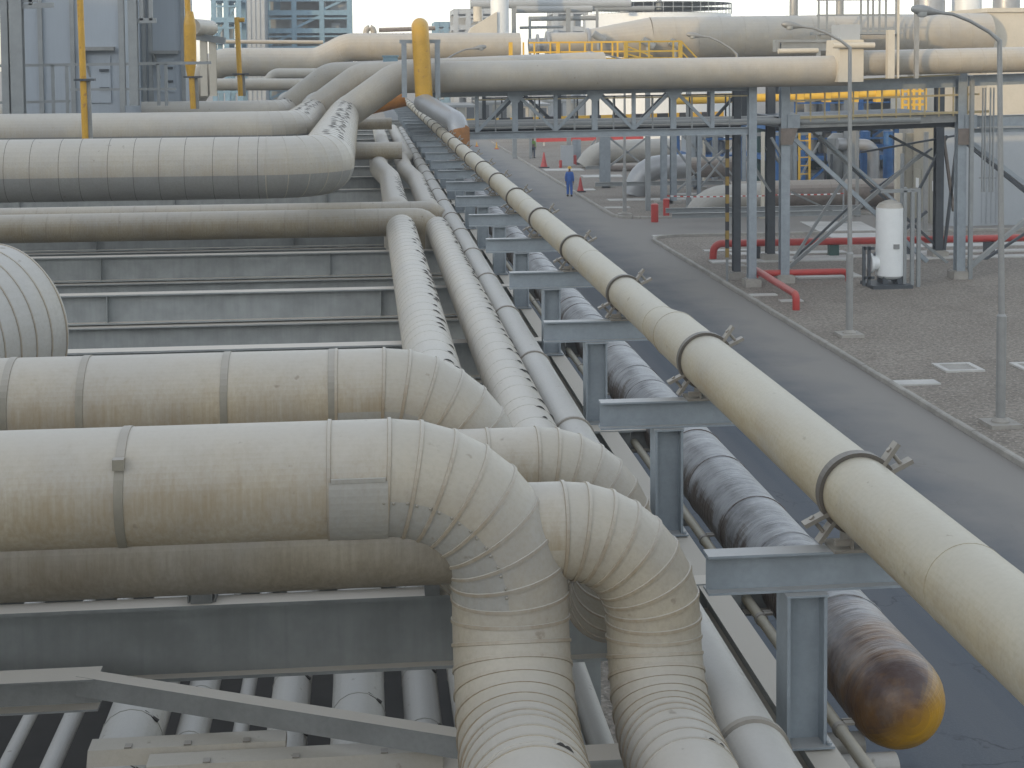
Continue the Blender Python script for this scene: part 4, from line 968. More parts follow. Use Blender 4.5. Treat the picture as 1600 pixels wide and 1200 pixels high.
# storage tank with roof railing
tp = P(1052, 46, Y=150); rr = (P(1170, 20, Y=150).x - P(935, 20, Y=150).x) / 2
o = thing('storage_tank', 'big white flat-roofed storage tank behind the tan duct', 'storage tank', (tp.x, 150 + rr, 0))
zt = P(1052, 19, Y=150).z; c = (tp.x, 150 + rr, 0)
mb = MB(); mb.lathe(c, [(rr, 0), (rr, zt), (rr * .98, zt + .02), (.3, zt + .5)], 64); mb.build('shell', M['white'], o)
mb = MB()
for zz in (.55, 1.1): mb.lathe(c, [(rr, zt + zz), (rr + .03, zt + zz + .03), (rr, zt + zz + .06)], 64)
for k in range(48): a = 2 * math.pi * k / 48; mb.bar((c[0] + rr * math.cos(a), c[1] + rr * math.sin(a), zt), (c[0] + rr * math.cos(a), c[1] + rr * math.sin(a), zt + 1.1), .05, .05, (0, 1, 0))
mb.build('roof_railing', M['shed'], o)
# tanks and vessels at top right
for (px, pxw, pyb, Y, mt, lab) in ((1240, 13, 45, 88, 'lampgrey', 'slim grey post standing on the tan duct, at its middle'), (1312, 12, 45, 87.9, 'lampgrey', 'slim grey post on the tan duct by the ladder cage'), (1452, 46, 40, 130, 'silver', 'round silver vessel behind the duct, left one of a row'), (1510, 44, 40, 131, 'white', 'white round vessel behind the duct, middle of a row'), (1572, 40, 40, 132, 'silver', 'silver round vessel at the top right, beside the cream building'), (975, 14, 20, 150, 'grey', 'short vent pot on the tank roof, left'), (1030, 10, 15, 151, 'grey', 'small vent pot on the tank roof, middle')):
    a, b = P(px - pxw / 2, pyb, Y=Y), P(px + pxw / 2, pyb, Y=Y); r = (b.x - a.x) / 2; mb = MB(); zt2 = P(px, -40 if pyb > 22 else 2, Y=Y).z
    zb = a.z if Y < 100 or pyb <= 22 else 0
    mb.lathe(((a.x + b.x) / 2, Y, zb), [(r * 1.25 if Y < 100 else r, 0), (r * 1.25 if Y < 100 else r, .3), (r, .32), (r, zt2 - zb), (r * .6, zt2 - zb + r * .6)], 24)
    tag(mb.build('vessel' if pxw > 20 else 'vent_post', M[mt], origin=((a.x + b.x) / 2, Y, zb)), lab, 'vessel' if pxw > 20 else 'vent post')
# ladder cages near the top right
o = thing('ladder_cage', 'tall dark railed ladder frame standing before the duct by the lamp post', 'ladder', P(1340, 50, Y=80))
for px in (1279, 1292, 1345, 1356, 1364, 1374, 1384, 1400): post_part(o, 'upright', 'grey', px, 50, -30, 80, .10, None, False)
for py in (0, 24, 47): part_bar(o, 'rung_rail', 'grey', P(1276, py, Y=80), P(1404, py - 1, Y=80), .08, .1)
mb = MB(); a = P(1276, 50, Y=80); b = P(1404, 50, Y=80); mb.box((a.x, 79.4, a.z - .15), (b.x, 81.2, a.z)); mb.build('landing', M['grey'], o)
for px in (1279, 1400): post_part(o, 'leg', 'grey', px, 52, 140, 80, .2, None, False)
o = thing('duct_stand', 'grey boxed stand with cream roller pipe on the crossing pipe top', 'pipe stand', P(1268, 80, Y=55))
mb = MB(); a, b = P(1212, 62, Y=55), P(1310, 80, Y=55); mb.box((a.x, 55, b.z), (a.x + .12, 55.4, a.z)); mb.box((b.x - .12, 55, b.z), (b.x, 55.4, a.z)); mb.box((a.x + .122, 55, a.z - .1), (b.x - .122, 55.4, a.z)); mb.build('frame', M['grey'], o)
mb = MB(); mb.box((a.x + .25, 55.1, b.z + .02), (b.x - .25, 55.3, a.z - .12)); mb.build('side_plate', M['grey'], o)
mb = MB(); mb.tube([P(1216, 80, Y=54.7), P(1278, 79, Y=54.7)], .1, 12); mb.build('roller_pipe', M['wall_cream'], o)

# cream building at the right edge
a = P(1542, 140, Y=84); zt = P(1570, 19, Y=84).z
o = thing('cream_building', 'sunlit cream flat building at the right edge beyond the duct', 'building', (a.x, 84, 0))
mb = MB(); mb.box((a.x, 84, 0), (a.x + 30, 100, zt)); mb.build('wall', M['wall_cream'], o)
mb = MB(); mb.box((a.x - .1, 83.85, zt + .002), (a.x + 30, 100, zt + .25)); mb.build('roof_edge', M['wall_cream'], o)
for k in range(3):
    p = P(1556 + 30 * k, 76, Y=84); mb = MB(); mb.box((p.x - .35, 83.93, p.z - 1), (p.x + .35, 83.99, p.z)); mb.build('louvre', M['shed_door'], o)
# low sunlit sheds and tanks seen under the truss
for k, (px0, px1, pyt, Y, mt, lab) in enumerate(((700, 742, 168, 190, 'wall_cream', 'far low cream shed seen through the bridge truss, first on the left'), (750, 800, 162, 200, 'grey', 'far low grey shed seen through the truss, second along'), (806, 856, 166, 185, 'wall_cream', 'far cream shed seen through the truss, third along'), (862, 930, 160, 205, 'shed', 'far grey shed seen through the truss, fourth along'), (936, 1000, 165, 195, 'wall_cream', 'far cream shed seen through the truss, fifth along'), (1004, 1130, 150, 200, 'shed', 'far long grey shed behind the right half of the truss'))):
    a, b = P(px0, pyt, Y=Y), P(px1, pyt, Y=Y); o = thing('far_shed', lab, 'shed', (a.x, Y, 0)); mb = MB(); mb.box((a.x, Y, 0), (b.x, Y + 12, a.z)); mb.build('wall', M[mt], o)
    mb = MB(); mb.box((a.x - .3, Y - .3, a.z + .002), (b.x + .3, Y + 12.3, a.z + .3)); mb.build('roof', M['grey'], o)
    for q in range(3):
        x = a.x + (b.x - a.x) * (q + .5) / 3; mb = MB(); mb.box((x - .5, Y - .09, .1), (x + .5, Y - .012, 2.4)); mb.build('door', M['shed_door' if q % 2 else 'dark'], o)
# red and white striped barrier rail far along the road
o = thing('red_barrier', 'far red rail running along the plant under the bridge', 'barrier', P(900, 214, Y=142)); mb = MB(); a, b = P(838, 219, Y=142), P(1005, 214, Y=142); mb.bar(a, b, .25, .38); mb.build('rail', M['red'], o)
for px in (850, 900, 950, 1000):
    p = P(px, 217, Y=142.3); mb = MB(); mb.bar((p.x, 142.35, 0), (p.x, 142.35, p.z), .15, .15, (0, 1, 0)); mb.build('post', M['white'], o)
# equipment yard beyond the platform: blue columns, green machine, yellow ladder, pale shed
lattice('equipment_frame', 'blue steel frame with machines behind the platform', 1205, 1400, 195, 92, 2, 5, 'blue', 'green', extra=16, depth=7)
lattice('equipment_frame', 'smaller blue framed unit left of the platform columns', 1082, 1150, 205, 100, 2, 3, 'blue', 'shed', extra=7, depth=5)
lattice('equipment_frame', 'blue and grey upper equipment seen over the platform deck', 1240, 1500, 142, 104, 3, 6, 'blue', 'grey', extra=18, depth=6)
for px in (1216, 1352, 1388):
    a, b = P(px, 205, Y=86), P(px, 305, Y=86); w = .5 if px > 1300 else .3; mb = MB(); mb.tube([(a.x, 86, 0), (a.x, 86, a.z)], w / 2 * 1.2, 16); mb.lathe((a.x, 86, 0), [(w, 0), (w, .12)], 12)
    tag(mb.build('blue_column', M['blue'], origin=(a.x, 86, 0)), {1216: 'slim blue upright pipe just right of the grey column', 1352: 'bright blue upright pipe in the yard behind the platform', 1388: 'thick blue upright pipe beside the cream doors'}[px], 'upright pipe')
o = thing('yellow_ladder', 'yellow ladder behind the platform column', 'ladder', P(1257, 300, Y=80))
for px in (1249, 1265): post_part(o, 'rail', 'yellow_bright', px, 208, 300, 80, .11, None, False)
for k in range(7): part_bar(o, 'rung', 'yellow_bright', P(1249, 220 + 13 * k, Y=80), P(1265, 219.5 + 13 * k, Y=80), .05, .06)
tubep('yellow_pipe', 'bright yellow pipe running behind the platform railing', 'yellow_bright', [(1055, 157), (1404, 146)], 76, .22, bands=0)
for k, px in enumerate((1249, 1291, 1334, 1372)):
    p = P(px, 149, Y=76); mb = MB(); mb.cbox((p.x, 76, p.z - .35), .38, .5, .75); mb.box((p.x - .1, 75.9, p.z + .401), (p.x + .1, 76.1, p.z + .6)); tag(mb.build('pipe_saddle', M['yellow_bright'], origin=p), ords(k) + ' yellow saddle block on the yellow pipe behind the railing', 'pipe saddle', 'yellow saddles')
o = thing('yellow_cage', 'small yellow railed cage behind the platform railing', 'railing', P(1427, 170, Y=76))
for px in (1410, 1420, 1428, 1437, 1446): post_part(o, 'bar', 'yellow_bright', px, 138, 172, 76, .12, None, False)
for py in (143, 155, 164): part_bar(o, 'rail', 'yellow_bright', P(1408, py, Y=76), P(1448, py - 1, Y=76), .08, .12)
tubep('yellow_beam', 'yellow crane-like beam seen through the right half of the truss', 'yellow_bright', [(1056, 154), (1165, 152)], 88, .26)

# pale grey shed with beige doors at right
xa, xb = P(1470, 340, Y=69).x, P(1476, 340, Y=69).x
o = thing('grey_shed', 'pale grey metal shed with beige doored end behind the platform', 'shed', (xa, 69, 0))
zt = P(1520, 196, Y=69).z
mb = MB(); mb.box((xa, 69, 0), (xa + 14, 72.6, zt))
for k in range(9):
    x = P(1534, 300, Y=69).x + .12 * k + (.1 if k % 2 else 0); mb.box((x, 68.95, 0.1), (x + .03, 68.998, zt - .1))
mb.build('wall', M['shed'], o)
mb = MB(); mb.box((xa - .15, 68.85, zt + .002), (xa + 14, 72.8, zt + .2)); mb.build('roof', M['shed'], o)
mb = MB(); mb.box((xa - .03, 69.02, 0), (xa - .004, 72.58, zt - .05)); mb.build('end_wall', M['shed_door'], o)
for k in range(3):
    y = 69.25 + k * 1.1
    mb = MB(); mb.box((xa - .07, y, .1), (xa - .032, y + .95, 2.6)); d = mb.build('door', M['shed_door'], o)
    mb = MB(); mb.box((xa - .085, y + .25, 1.65), (xa - .072, y + .65, 2.15)); n = mb.build('notice', M['white' if k != 1 else 'yellow_bright'], o)
for px in (1404, 1420, 1432):
    a = P(px, 206, Y=73); mb = MB(); mb.bar((a.x, 73, 0), (a.x, 73, P(px, 208, Y=73).z), .32, .3, (0, 1, 0)); tag(mb.build('cream_post', M['wall_cream' if px != 1420 else 'shed_door'], origin=(a.x, 73, 0)), {1404: 'cream upright by the thick blue pipe', 1420: 'beige upright between two cream uprights', 1432: 'cream upright at the corner of the beige doors'}[px], 'post')

# ------------------------------------------------------------------ pipes on the ground at right
tubep('rusty_pipe', 'big brown weathered pipe lying in the yard behind the platform columns', 'rusty', [(1140, 306), (1420, 300)], 78, .78, bands=2.2)
tubep('silver_elbow', 'dull grey clad elbow dipping to the ground left of the brown pipe', 'clad_grey', [(1085, 352), (1096, 312), (1200, 306)], [76, 76, 76], .72, rb=1.7)
tubep('silver_elbow', 'bright silver pipe elbow curving down to the ground in the yard', 'silver', [(992, 305), (1003, 262), (1072, 260)], [88, 88, 88], .74, rb=1.5)
tubep('rusty_pipe', 'brown weathered pipe joining the bright silver elbow', 'rusty', [(1070, 262), (1150, 260)], 88, .62)
tubep('rusty_pipe', 'long thin brown pipe low in the yard beyond the bright elbow', 'rusty', [(950, 262), (1130, 262)], 108, .3)
tubep('grey_vessel', 'grey clad horizontal vessel far beyond the bright elbow', 'clad_grey', [(952, 237), (1060, 234)], 112, .9, 'vessel', bands=1.5)
o = tubep('grey_cone', 'grey cone end of the far horizontal vessel dropping to the ground', 'clad_grey', [(915, 262), (930, 240), (953, 237)], [112, 112, 112], .85, 'pipe', rb=1.5)
for (px0, px1, py, Y, lab) in ((930, 1130, 287, 86, 'long grey steel skid beam under the bright silver elbow'), (1050, 1345, 335, 70, 'long grey skid beam in front of the big brown pipe'), (1040, 1340, 327, 73, 'long grey skid beam close under the big brown pipe'), (915, 1000, 262, 108, 'far grey skid beam under the cone')):
    a, b = P(px0, py, Y=Y), P(px1, py - 1, Y=Y); a.z = b.z = max(.12, (a.z + b.z) / 2); mb = MB(); mb.ibeam(a, b, .2, .24); tag(mb.build('skid_beam', M['grey'], origin=a), lab, 'beam')
# the yard frames with X bracing
def yard_frame(lab, uprights, Y, braces, top=205):
    o = thing('yard_trestle', lab, 'steel frame', P(uprights[0], 300, Y=Y))
    for px in uprights: 
        a = P(px, top, Y=Y); mb = MB(); mb.ibeam((a.x, Y, 0), (a.x, Y, a.z), .34, .34, upv=(0, 1, 0)); mb.build('column', M['steel'], o)
        mb = MB(); mb.cbox((a.x, Y, 0), .9, .9, .14); mb.build('footing', M['concrete'], o)
    for p0, p1 in braces: part_bar(o, 'brace', 'grey', P(*p0, Y=Y), P(*p1, Y=Y), .13, .12)
yard_frame('bridge support frame with red bollards at its foot, nearer one', [1037, 1052], 83, [((1056, 200), (1132, 280)), ((1056, 300), (1130, 235)), ((1056, 232), (1088, 275))])
yard_frame('bridge support frame farther along beside the road', [941, 949], 94, [((952, 215), (1010, 262)), ((952, 260), (1010, 215))], 212)
yard_frame('far pair of grey posts with braces beyond the frames', [898, 904], 116, [((905, 255), (930, 218))], 218)
yard_frame('thin double uprights with long braces in the middle of the yard', [1082, 1092], 92, [((1095, 212), (1140, 262)), ((1076, 262), (1040, 226))], 205)

def pipe_red(pix, Zs, r, lab):
    c = [P(x, y, Z=z) for (x, y), z in zip(pix, Zs)]; return c
z = .62; a, b = P(1120, 383, Z=z), P(1700, 366, Z=z); a.y = b.y = (a.y * .6 + b.y * .4)
o = thing('red_pipe', 'long red fire main raised on small supports across the yard', 'pipe', (a.x, a.y, 0)); pts, _ = route([(a.x - .05, a.y, -.1), (a.x, a.y, z), (b.x, b.y, z)], .35, 8); mb = MB(); mb.tube(pts, .15, 20); mb.build('main', M['red'], o)
for px in (1185, 1315, 1440, 1580):
    p = P(px, 382, Z=z); mb = MB(); mb.box((p.x - .2, a.y - .15, 0), (p.x + .2, a.y + .15, z - .149)); mb.build('support', M['green' if px == 1315 else 'dark'], o)
a = P(1187, 427, Z=.35); b = P(1312, 418, Z=.35)
pts, _ = route([(a.x - .35, a.y, .35), (b.x, a.y, .35), (b.x, a.y, 0)], .25, 8); mb = MB(); mb.tube(pts, .12, 18); tag(mb.build('red_pipe', M['red'], origin=a), 'low red pipe bending into the ground behind the white tank side', 'pipe')
a = P(1180, 421, Z=.5); b = P(1244, 458, Z=.55)
pts, _ = route([(a.x, a.y, 0), (a.x, a.y, .5), (b.x, b.y, .5), (b.x, b.y, 0)], .2, 8); mb = MB(); mb.tube(pts, .12, 18); tag(mb.build('red_pipe', M['red'], origin=a), 'short red pipe hoop pointing towards the road by the grey columns', 'pipe')

# a grey hopper and ducting in the yard behind the platform
p = P(1308, 300, Y=85); o = thing('grey_hopper', 'grey cone-bottomed hopper on legs in the yard behind the platform braces', 'hopper', (p.x, 85, 0))
mb = MB(); zt = P(1308, 208, Y=85).z; mb.lathe((p.x, 85, .9), [(.25, 0), (.6, 1.3), (.6, zt - 1.2), (.3, zt - .9)], 28); mb.build('body', M['grey'], o)
for sx in (-.55, .55):
    for sy in (-.6, .6): mb = MB(); mb.bar((p.x + sx, 85 + sy, 0), (p.x + sx, 85 + sy, 2.6), .12, .12, (0, 1, 0)); mb.build('leg', M['dark'], o)
mb = MB(); a = P(1308, 225, Y=84); mb.tube(route([a, a + Vector((2.2, 0, -.1)), a + Vector((2.2, 0, -2.4))], .6, 6)[0], .35, 18); mb.build('outlet_duct', M['silver'], o)
for k, (px, pt, pb_, Y, w, mt, lab) in enumerate(((1100, 206, 300, 96, .16, 'wall_cream', 'thin cream upright in the yard, left of the striped post'), (1116, 206, 296, 97, .22, 'grey', 'grey upright in the yard close left of the striped post'), (1164, 206, 300, 90, .14, 'lampgrey', 'thin grey upright between the front two bridge columns'), (1192, 206, 330, 74, .16, 'wall_cream', 'thin cream upright just left of the rear dark column'), (1340, 205, 330, 74, .14, 'lampgrey', 'thin grey upright right of the lamp post under the platform'), (1447, 206, 350, 66, .18, 'lampgrey', 'grey upright in front of the beige doors'), (1410, 240, 350, 67, .14, 'grey', 'thin grey upright beside the thick blue pipe'))):
    a = P(px, pt, Y=Y); mb = MB(); mb.bar((a.x, Y, 0), (a.x, Y, a.z), w, w, (0, 1, 0)); mb.cbox((a.x, Y, 0), w * 2, w * 2, .08); tag(mb.build('yard_post', M[mt], origin=(a.x, Y, 0)), lab, 'post')
o = thing('yard_trestle', 'diagonal braced grey frame low behind the brown pipe and columns', 'steel frame', P(1180, 320, Y=82))
for p0, p1 in (((1095, 292), (1150, 222)), ((1100, 222), (1160, 292)), ((1160, 240), (1200, 296)), ((1208, 232), (1240, 300)), ((1280, 222), (1240, 296))): part_bar(o, 'brace', 'grey', P(*p0, Y=82), P(*p1, Y=82), .11, .1)
for px in (1092, 1162, 1242): post_part(o, 'upright', 'steel', px, 210, 318, 82, .2)
part_bar(o, 'beam', 'grey', P(1090, 212, Y=82), P(1284, 208, Y=82), .18, .2)

# ------------------------------------------------------------------ left side: big end, boxes, railings, yellow posts
q = P(2, 512, Y=11.6); rr = 0.655
o = thing('large_clad_end', 'rounded end of a very thick pale clad pipe at the left edge', 'pipe', q)
dirv = Vector((-0.50, -0.86, -0.04)).normalized()
mb = MB(); pts = [q - dirv * .06, q] + [q + dirv * (.16 * k) for k in range(1, 12)]; mb.tube(pts, [rr * .93] + [rr] * 12, 56, True, True)
for k in range(0, 12): mb.band(q + dirv * (.16 * k + .01), dirv, rr, .016, .006, 56, 1)
mb.build('shell', [M['clad_low'], M['ring']], o)

# two tall blue-grey sheet boxes
def tall_box(px0, px1, pyb, Y, lab, depth, panel):
    a, b = P(px0, pyb, Y=Y), P(px1, pyb, Y=Y); o = thing('filter_house', lab, 'filter house', (a.x, Y, 0))
    mb = MB(); mb.box((a.x, Y, 4.4), (b.x, Y + depth, 18))
    mb.build('casing', M['wall_blue'], o)
    mb = MB(); x0, x1 = P(panel[0], 60, Y=Y).x, P(panel[1], 60, Y=Y).x; z0, z1 = P(0, panel[3], Y=Y).z, P(0, panel[2], Y=Y).z
    mb.box((x0 - .15, Y - .35, z1), (x1 + .15, Y - .01, z1 + .12)); mb.hexa([(x0 + .1, Y - .05, z1 - .9), (x0 + .16, Y - .05, z1 - .9), (x0 + .16, Y - .01, z1 - .9), (x0 + .1, Y - .01, z1 - .9)], [(x0 - .1, Y - .3, z1 - .01), (x0 - .04, Y - .3, z1 - .01), (x0 - .04, Y - .01, z1 - .01), (x0 - .1, Y - .01, z1 - .01)]); mb.build('door_hood', M['dusty'], o)
    mb = MB(); mb.box((x0, Y - .06, z0), (x1, Y - .012, z1 - .14)); d = mb.build('door', M['wall_blue'], o)
    for zf in (.25, .6):
        mb = MB(); z = z0 + (z1 - z0) * zf; mb.box((x1 - .35, Y - .12, z), (x1 - .05, Y - .062, z + .08)); mb.build('hinge', M['dark'], o)
    for px in panel[4]:
        mb = MB(); x = P(px, 60, Y=Y).x; mb.box((x, Y - .1, 4.4), (x + .14, Y - .012, 18)); mb.build('rib_post', M['grey'], o)
    for k in range(10):
        mb = MB(); z = 5 + 1.3 * k
    return o
tall_box(18, 196, 160, 49.0, 'tall blue-grey metal filter house with hooded door, the nearer and wider one', 3.4, (134, 172, 80, 162, (60, 110, 186)))
tall_box(199, 288, 148, 53.5, 'tall blue-grey metal filter house behind the wider one, with dusty strip', 3.0, (244, 272, 86, 146, (222, 232, 283)))
# walkway railing and columns in front of them
o = thing('walkway_railing', 'grey pipe railing in front of the filter houses', 'railing', P(100, 165, Y=44))
for p0, p1, w in (((-20, 103), (330, 98), .085), ((-20, 161), (110, 158), .075), ((110, 140), (275, 139), .07)): part_bar(o, 'rail', 'grey', P(*p0, Y=44), P(*p1, Y=44), w, w)
for px, pt, pb_ in ((82, 102, 205), (104, 103, 205), (247, 100, 165), (259, 100, 165), (-14, 103, 205)): post_part(o, 'stanchion', 'grey', px, pt, pb_, 44, .085, None, False)
o = thing('access_tower', 'grey steel column frame at the left edge by the filter house', 'steel frame', P(14, 205, Y=43))
for px, w in ((5, .2), (24, .34), (206, .25), (188, .16)): post_part(o, 'column', 'grey', px, -40, 205 if px < 100 else 165, 43, w)
for p0, p1 in (((-20, 12), (84, 8)), ((-20, 2), (60, -1)), ((200, 33), (244, 32))): part_bar(o, 'beam', 'grey', P(*p0, Y=43), P(*p1, Y=43), .1, .14)
for px in (48, 221, 236): post_part(o, 'hanger', 'grey', px, 8 if px < 100 else 32, -40, 43, .1, None, False)
# yellow posts
def yellow_post(pix0, pix1, Y, r, lab, clamps, arm=None, fat=None):
    a, b = P(*pix0, Y=Y), P(*pix1, Y=Y); o = thing('yellow_post', lab, 'post', b)
    mb = MB(); mb.tube([b, a], r, 14); mb.build('pole', M['yellow'], o)
    mb = MB(); s = Vector((r * 2.0, .05, 0)); c = b.lerp(a, clamps[0]); mb.channel(b + s, c + s, .11, .1, upv=(0, 1, 0)); mb.build('backing_channel', M['dusty'], o)
    for k in clamps: 
        c = b.lerp(a, k); mb = MB(); mb.bar(c + Vector((-r * 2.6, 0, 0)), c + Vector((r * 3.6, 0, 0)), r * 3, .05); mb.build('clamp_plate', M['dark'], o)
    if arm: mb = MB(); c = P(*arm, Y=Y); mb.tube([a - Vector((0, 0, r)), Vector((c.x, Y, a.z - r))], r * .9, 12); mb.build('arm', M['yellow'], o)
    if fat: mb = MB(); c, d = P(*fat[0], Y=Y), P(*fat[1], Y=Y); mb.lathe((c.x, Y, d.z), [(r * 1.2, 0), (fat[2], (c.z - d.z) * .25), (fat[2], (c.z - d.z) * .8), (r * 1.3, c.z - d.z)], 20); mb.build('fat_sleeve', M['yellow'], o)
yellow_post((124, -30), (137, 312), 31.9, .068, 'tall yellow post with two dark clamp plates, in front of the filter houses', (.55, .12))
yellow_post((291, -30), (302, 170), 47, .09, 'yellow post with a fat sleeve beside the end of the filter houses', (.25,), fat=((296, 18), (299, 120), .19))
yellow_post((370, 27), (376, 150), 58, .1, 'short yellow post with a small arm at its top', (.28,), arm=(382, 27))
o = thing('pipe_gantry', 'small dark-topped gantry with pale pipe end behind the sleeved yellow post', 'gantry', P(330, 140, Y=66))
for px in (318, 332): post_part(o, 'post', 'wall_cream', px, 60, 150, 66, .3)
part_bar(o, 'beam', 'grey', P(306, 57, Y=66), P(352, 64, Y=66), .5, .3)
mb = MB(); a, b = P(300, 42, Y=64), P(328, 44, Y=68); mb.tube([a, b], .36, 18); mb.build('pipe_end', M['clad_far'], o)

# ------------------------------------------------------------------ lamp posts
def lamp(base_px, top_px, arm_px, head_w, Y, lab, zb=None):
    b = Vector((P(base_px[0], base_px[1], Z=0).x, Y, 0)); t = P(*top_px, Y=Y); h = P(*arm_px, Y=Y); b.x = b.x if zb is None else t.x
    o = thing('lamp_post', lab, 'lamp post', b, 'lamp posts along the road')
    dz = t.z; mb = MB(); mb.tube([b + Vector((0, 0, .1)), b + Vector((0, 0, 2.45)), b + Vector((0, 0, 2.5)), Vector((t.x, Y, dz - .15))], [.105, .105, .07, .055], 18, split=True)
    mb.build('pole', M['lampgrey'], o)
    mb = MB(); mb.cbox(b, .7, .7, .09); mb.lathe(b + Vector((0, 0, .091)), [(.2, 0), (.2, .03), (.12, .1)], 14); mb.build('plinth', M['concrete'], o)
    dx = h.x - t.x; arm = [Vector((t.x, Y, dz - .16)), Vector((t.x, Y, dz)), Vector((t.x + dx * .18, Y, dz + (h.z - dz) * .32)), Vector((t.x + dx * .5, Y, dz + (h.z - dz) * .70)), Vector((t.x + dx * .8, Y, dz + (h.z - dz) * .95)), Vector((h.x, Y, h.z))]
    mb = MB(); mb.tube(arm, [.055, .05, .042, .038, .036, .036], 12); mb.build('arm', M['lampgrey'], o)
    s = 1 if dx > 0 else -1; ax = Vector((s, 0, .14)).normalized(); L = head_w
    mb = MB(); n = 9; prof = [(.045, -.1), (.06, .05), (.10, .25), (.15, .45), (.165, .62), (.14, .82), (.085, .96), (.02, 1.0)]
    c0 = Vector((h.x, Y, h.z)); mb.tube([c0 + ax * (z * L) for r, z in prof], [r * L * 1.05 for r, z in prof], 16)
    hd = mb.build('lamp_head', M['lampgrey'], o)
    mb = MB(); cc = c0 + ax * (.62 * L) - Vector((0, 0, .06 * L)); mb.tube([cc + Vector((0, 0, -.17 * L)), cc + Vector((0, 0, -.13 * L)), cc + Vector((0, 0, 0))], [.06 * L, .15 * L, .19 * L], 14); mb.build('lamp_bowl', M['glass'], hd)
    return o
Yl1 = P(1563, 665, Z=0).y; Yl2 = P(1327, 525, Z=0).y
lamp((1563, 665), (1562, 64), (1470, 20), .68, Yl1, 'grey lamp post at the right edge, closest to the road kerb corner of view')
lamp((1327, 525), (1328, 75), (1255, 42), .66, Yl2, 'grey lamp post standing in gravel in front of the platform')
lamp((1152, 425), (1151, 85), (1098, 57), .66, 56.5, 'lamp post whose head shows in front of the tan duct', 1)
lamp((976, 336), (976, 95), (935, 85), .66, P(976, 336, Z=0).y, 'thin lamp post in the yard under the bridge, head lost behind pipes')
lamp((690, 350), (684, 103), (738, 76), .7, 72.0, 'lamp post left of the road with its arm pointing right over the crossing pipe', 1)

# ------------------------------------------------------------------ white vertical tank
p = P(1390, 447, Z=0); zt0, zt1 = P(1390, 432, Y=p.y).z, P(1390, 324, Y=p.y).z; r = (P(1410, 400, Y=p.y).x - P(1368, 400, Y=p.y).x) / 2
o = thing('white_tank', 'white upright pressure tank on dark legs with a flanged side nozzle', 'tank', p)
mb = MB(); mb.lathe((p.x, p.y, zt0), [(r * .4, -.1), (r * .8, -.03), (r, .06), (r, zt1 - zt0), ], 40); mb.build('shell', M['white'], o)
mb = MB(); mb.lathe((p.x, p.y, zt1), [(r * 1.0, .001), (r * .8, .14), (r * .4, .24), (.05, .28)], 40); mb.build('domed_top', M['clad_far'], o)
for a in (45, 135, 225, 315):
    mb = MB(); x, y = p.x + r * .75 * math.cos(R(a)), p.y + r * .75 * math.sin(R(a)); mb.box((x - .09, y - .06, .12), (x + .09, y + .06, zt0 + .08)); mb.build('leg', M['dark'], o)
mb = MB(); mb.box((p.x - .85, p.y - .7, 0), (p.x + .6, p.y + .7, .12)); mb.build('base_plate', M['dark'], o)
mb = MB(); zn = P(1358, 411, Y=p.y).z; mb.tube([(p.x - r + .05, p.y, zn), (p.x - r - .18, p.y, zn)], .26, 20); mb.tube([(p.x - r - .18, p.y, zn), (p.x - r - .26, p.y, zn)], .36, 24); mb.build('nozzle', M['white'], o)
mb = MB(); mb.box((p.x - .05, p.y - r - .03, zn + .55), (p.x + .16, p.y - r + .02, zn + .72)); mb.build('plate_tag', M['dusty'], o)
o = thing('pipe_stand', 'grey goalpost-like pipe stand beside the white tank', 'pipe stand', P(1430, 450, Z=0))
Yt = p.y - .3
for px, pt, pbm in ((1414, 292, 446), (1426, 296, 446), (1436, 298, 452)): post_part(o, 'upright', 'grey', px, pt, pbm, Yt, .12, None, False)
part_bar(o, 'top_bar', 'grey', P(1376, 299, Y=Yt), P(1438, 297, Y=Yt), .12, .13); part_bar(o, 'foot_bar', 'grey', P(1421, 451, Y=Yt - .1), P(1438, 451, Y=Yt - .1), .08, .08)
o = thing('nozzle_stand', 'small dark frame beside the white tank nozzle', 'frame', P(1351, 440, Z=0))
for px in (1350, 1358): post_part(o, 'upright', 'dark', px, 385, 446, Yt, .1, None, False)
part_bar(o, 'bar', 'dark', P(1349, 388, Y=Yt), P(1366, 388, Y=Yt), .1, .1); part_bar(o, 'bar', 'dark', P(1349, 434, Y=Yt), P(1366, 434, Y=Yt), .1, .1)

# striped bollard posts, red bollards, cones, tape
def striped(px, pyt, pyb, lab):
    b = P(px, pyb, Z=0); zt = P(px, pyt, Y=b.y).z; o = thing('striped_post', lab, 'post', b)
    mb = MB(); n = 14
    for k in range(n): mb.bar((b.x, b.y, .9 + (zt - .9) * k / n), (b.x, b.y, .9 + (zt - .9) * (k + 1) / n), .12, .12, (0, 1, 0), k % 2)
    mb.build('striped_upright', [M['yellow_dull'], M['black']], o)
    mb = MB(); mb.bar((b.x, b.y, 0), (b.x, b.y, .9), .08, .08, (0, 1, 0)); mb.build('foot', M['grey'], o); return o
striped(1136, 205, 440, 'black and yellow striped height post under the bridge by the kerb')
def bollard(px, pyt, pyb, w, lab):
    b = P(px, pyb, Z=0); h = P(px, pyt, Y=b.y).z; mb = MB(); mb.lathe(b, [(w, 0), (w, h * .95), (w * .6, h)], 16); tag(mb.build('red_bollard', M['red'], origin=b), lab, 'bollard', 'red bollards')
bollard(1023, 318, 347, .19, 'red bollard nearest the side road corner, just left of the support frame'); bollard(1041, 310, 337, .17, 'red bollard against the foot of the nearer support frame'); bollard(942, 271, 290, .17, 'red bollard at the foot of the farther support frame'); bollard(876, 250, 262, .12, 'thin red marker post near the kerb'); bollard(897, 242, 258, .2, 'red bollard far along by the white panel')
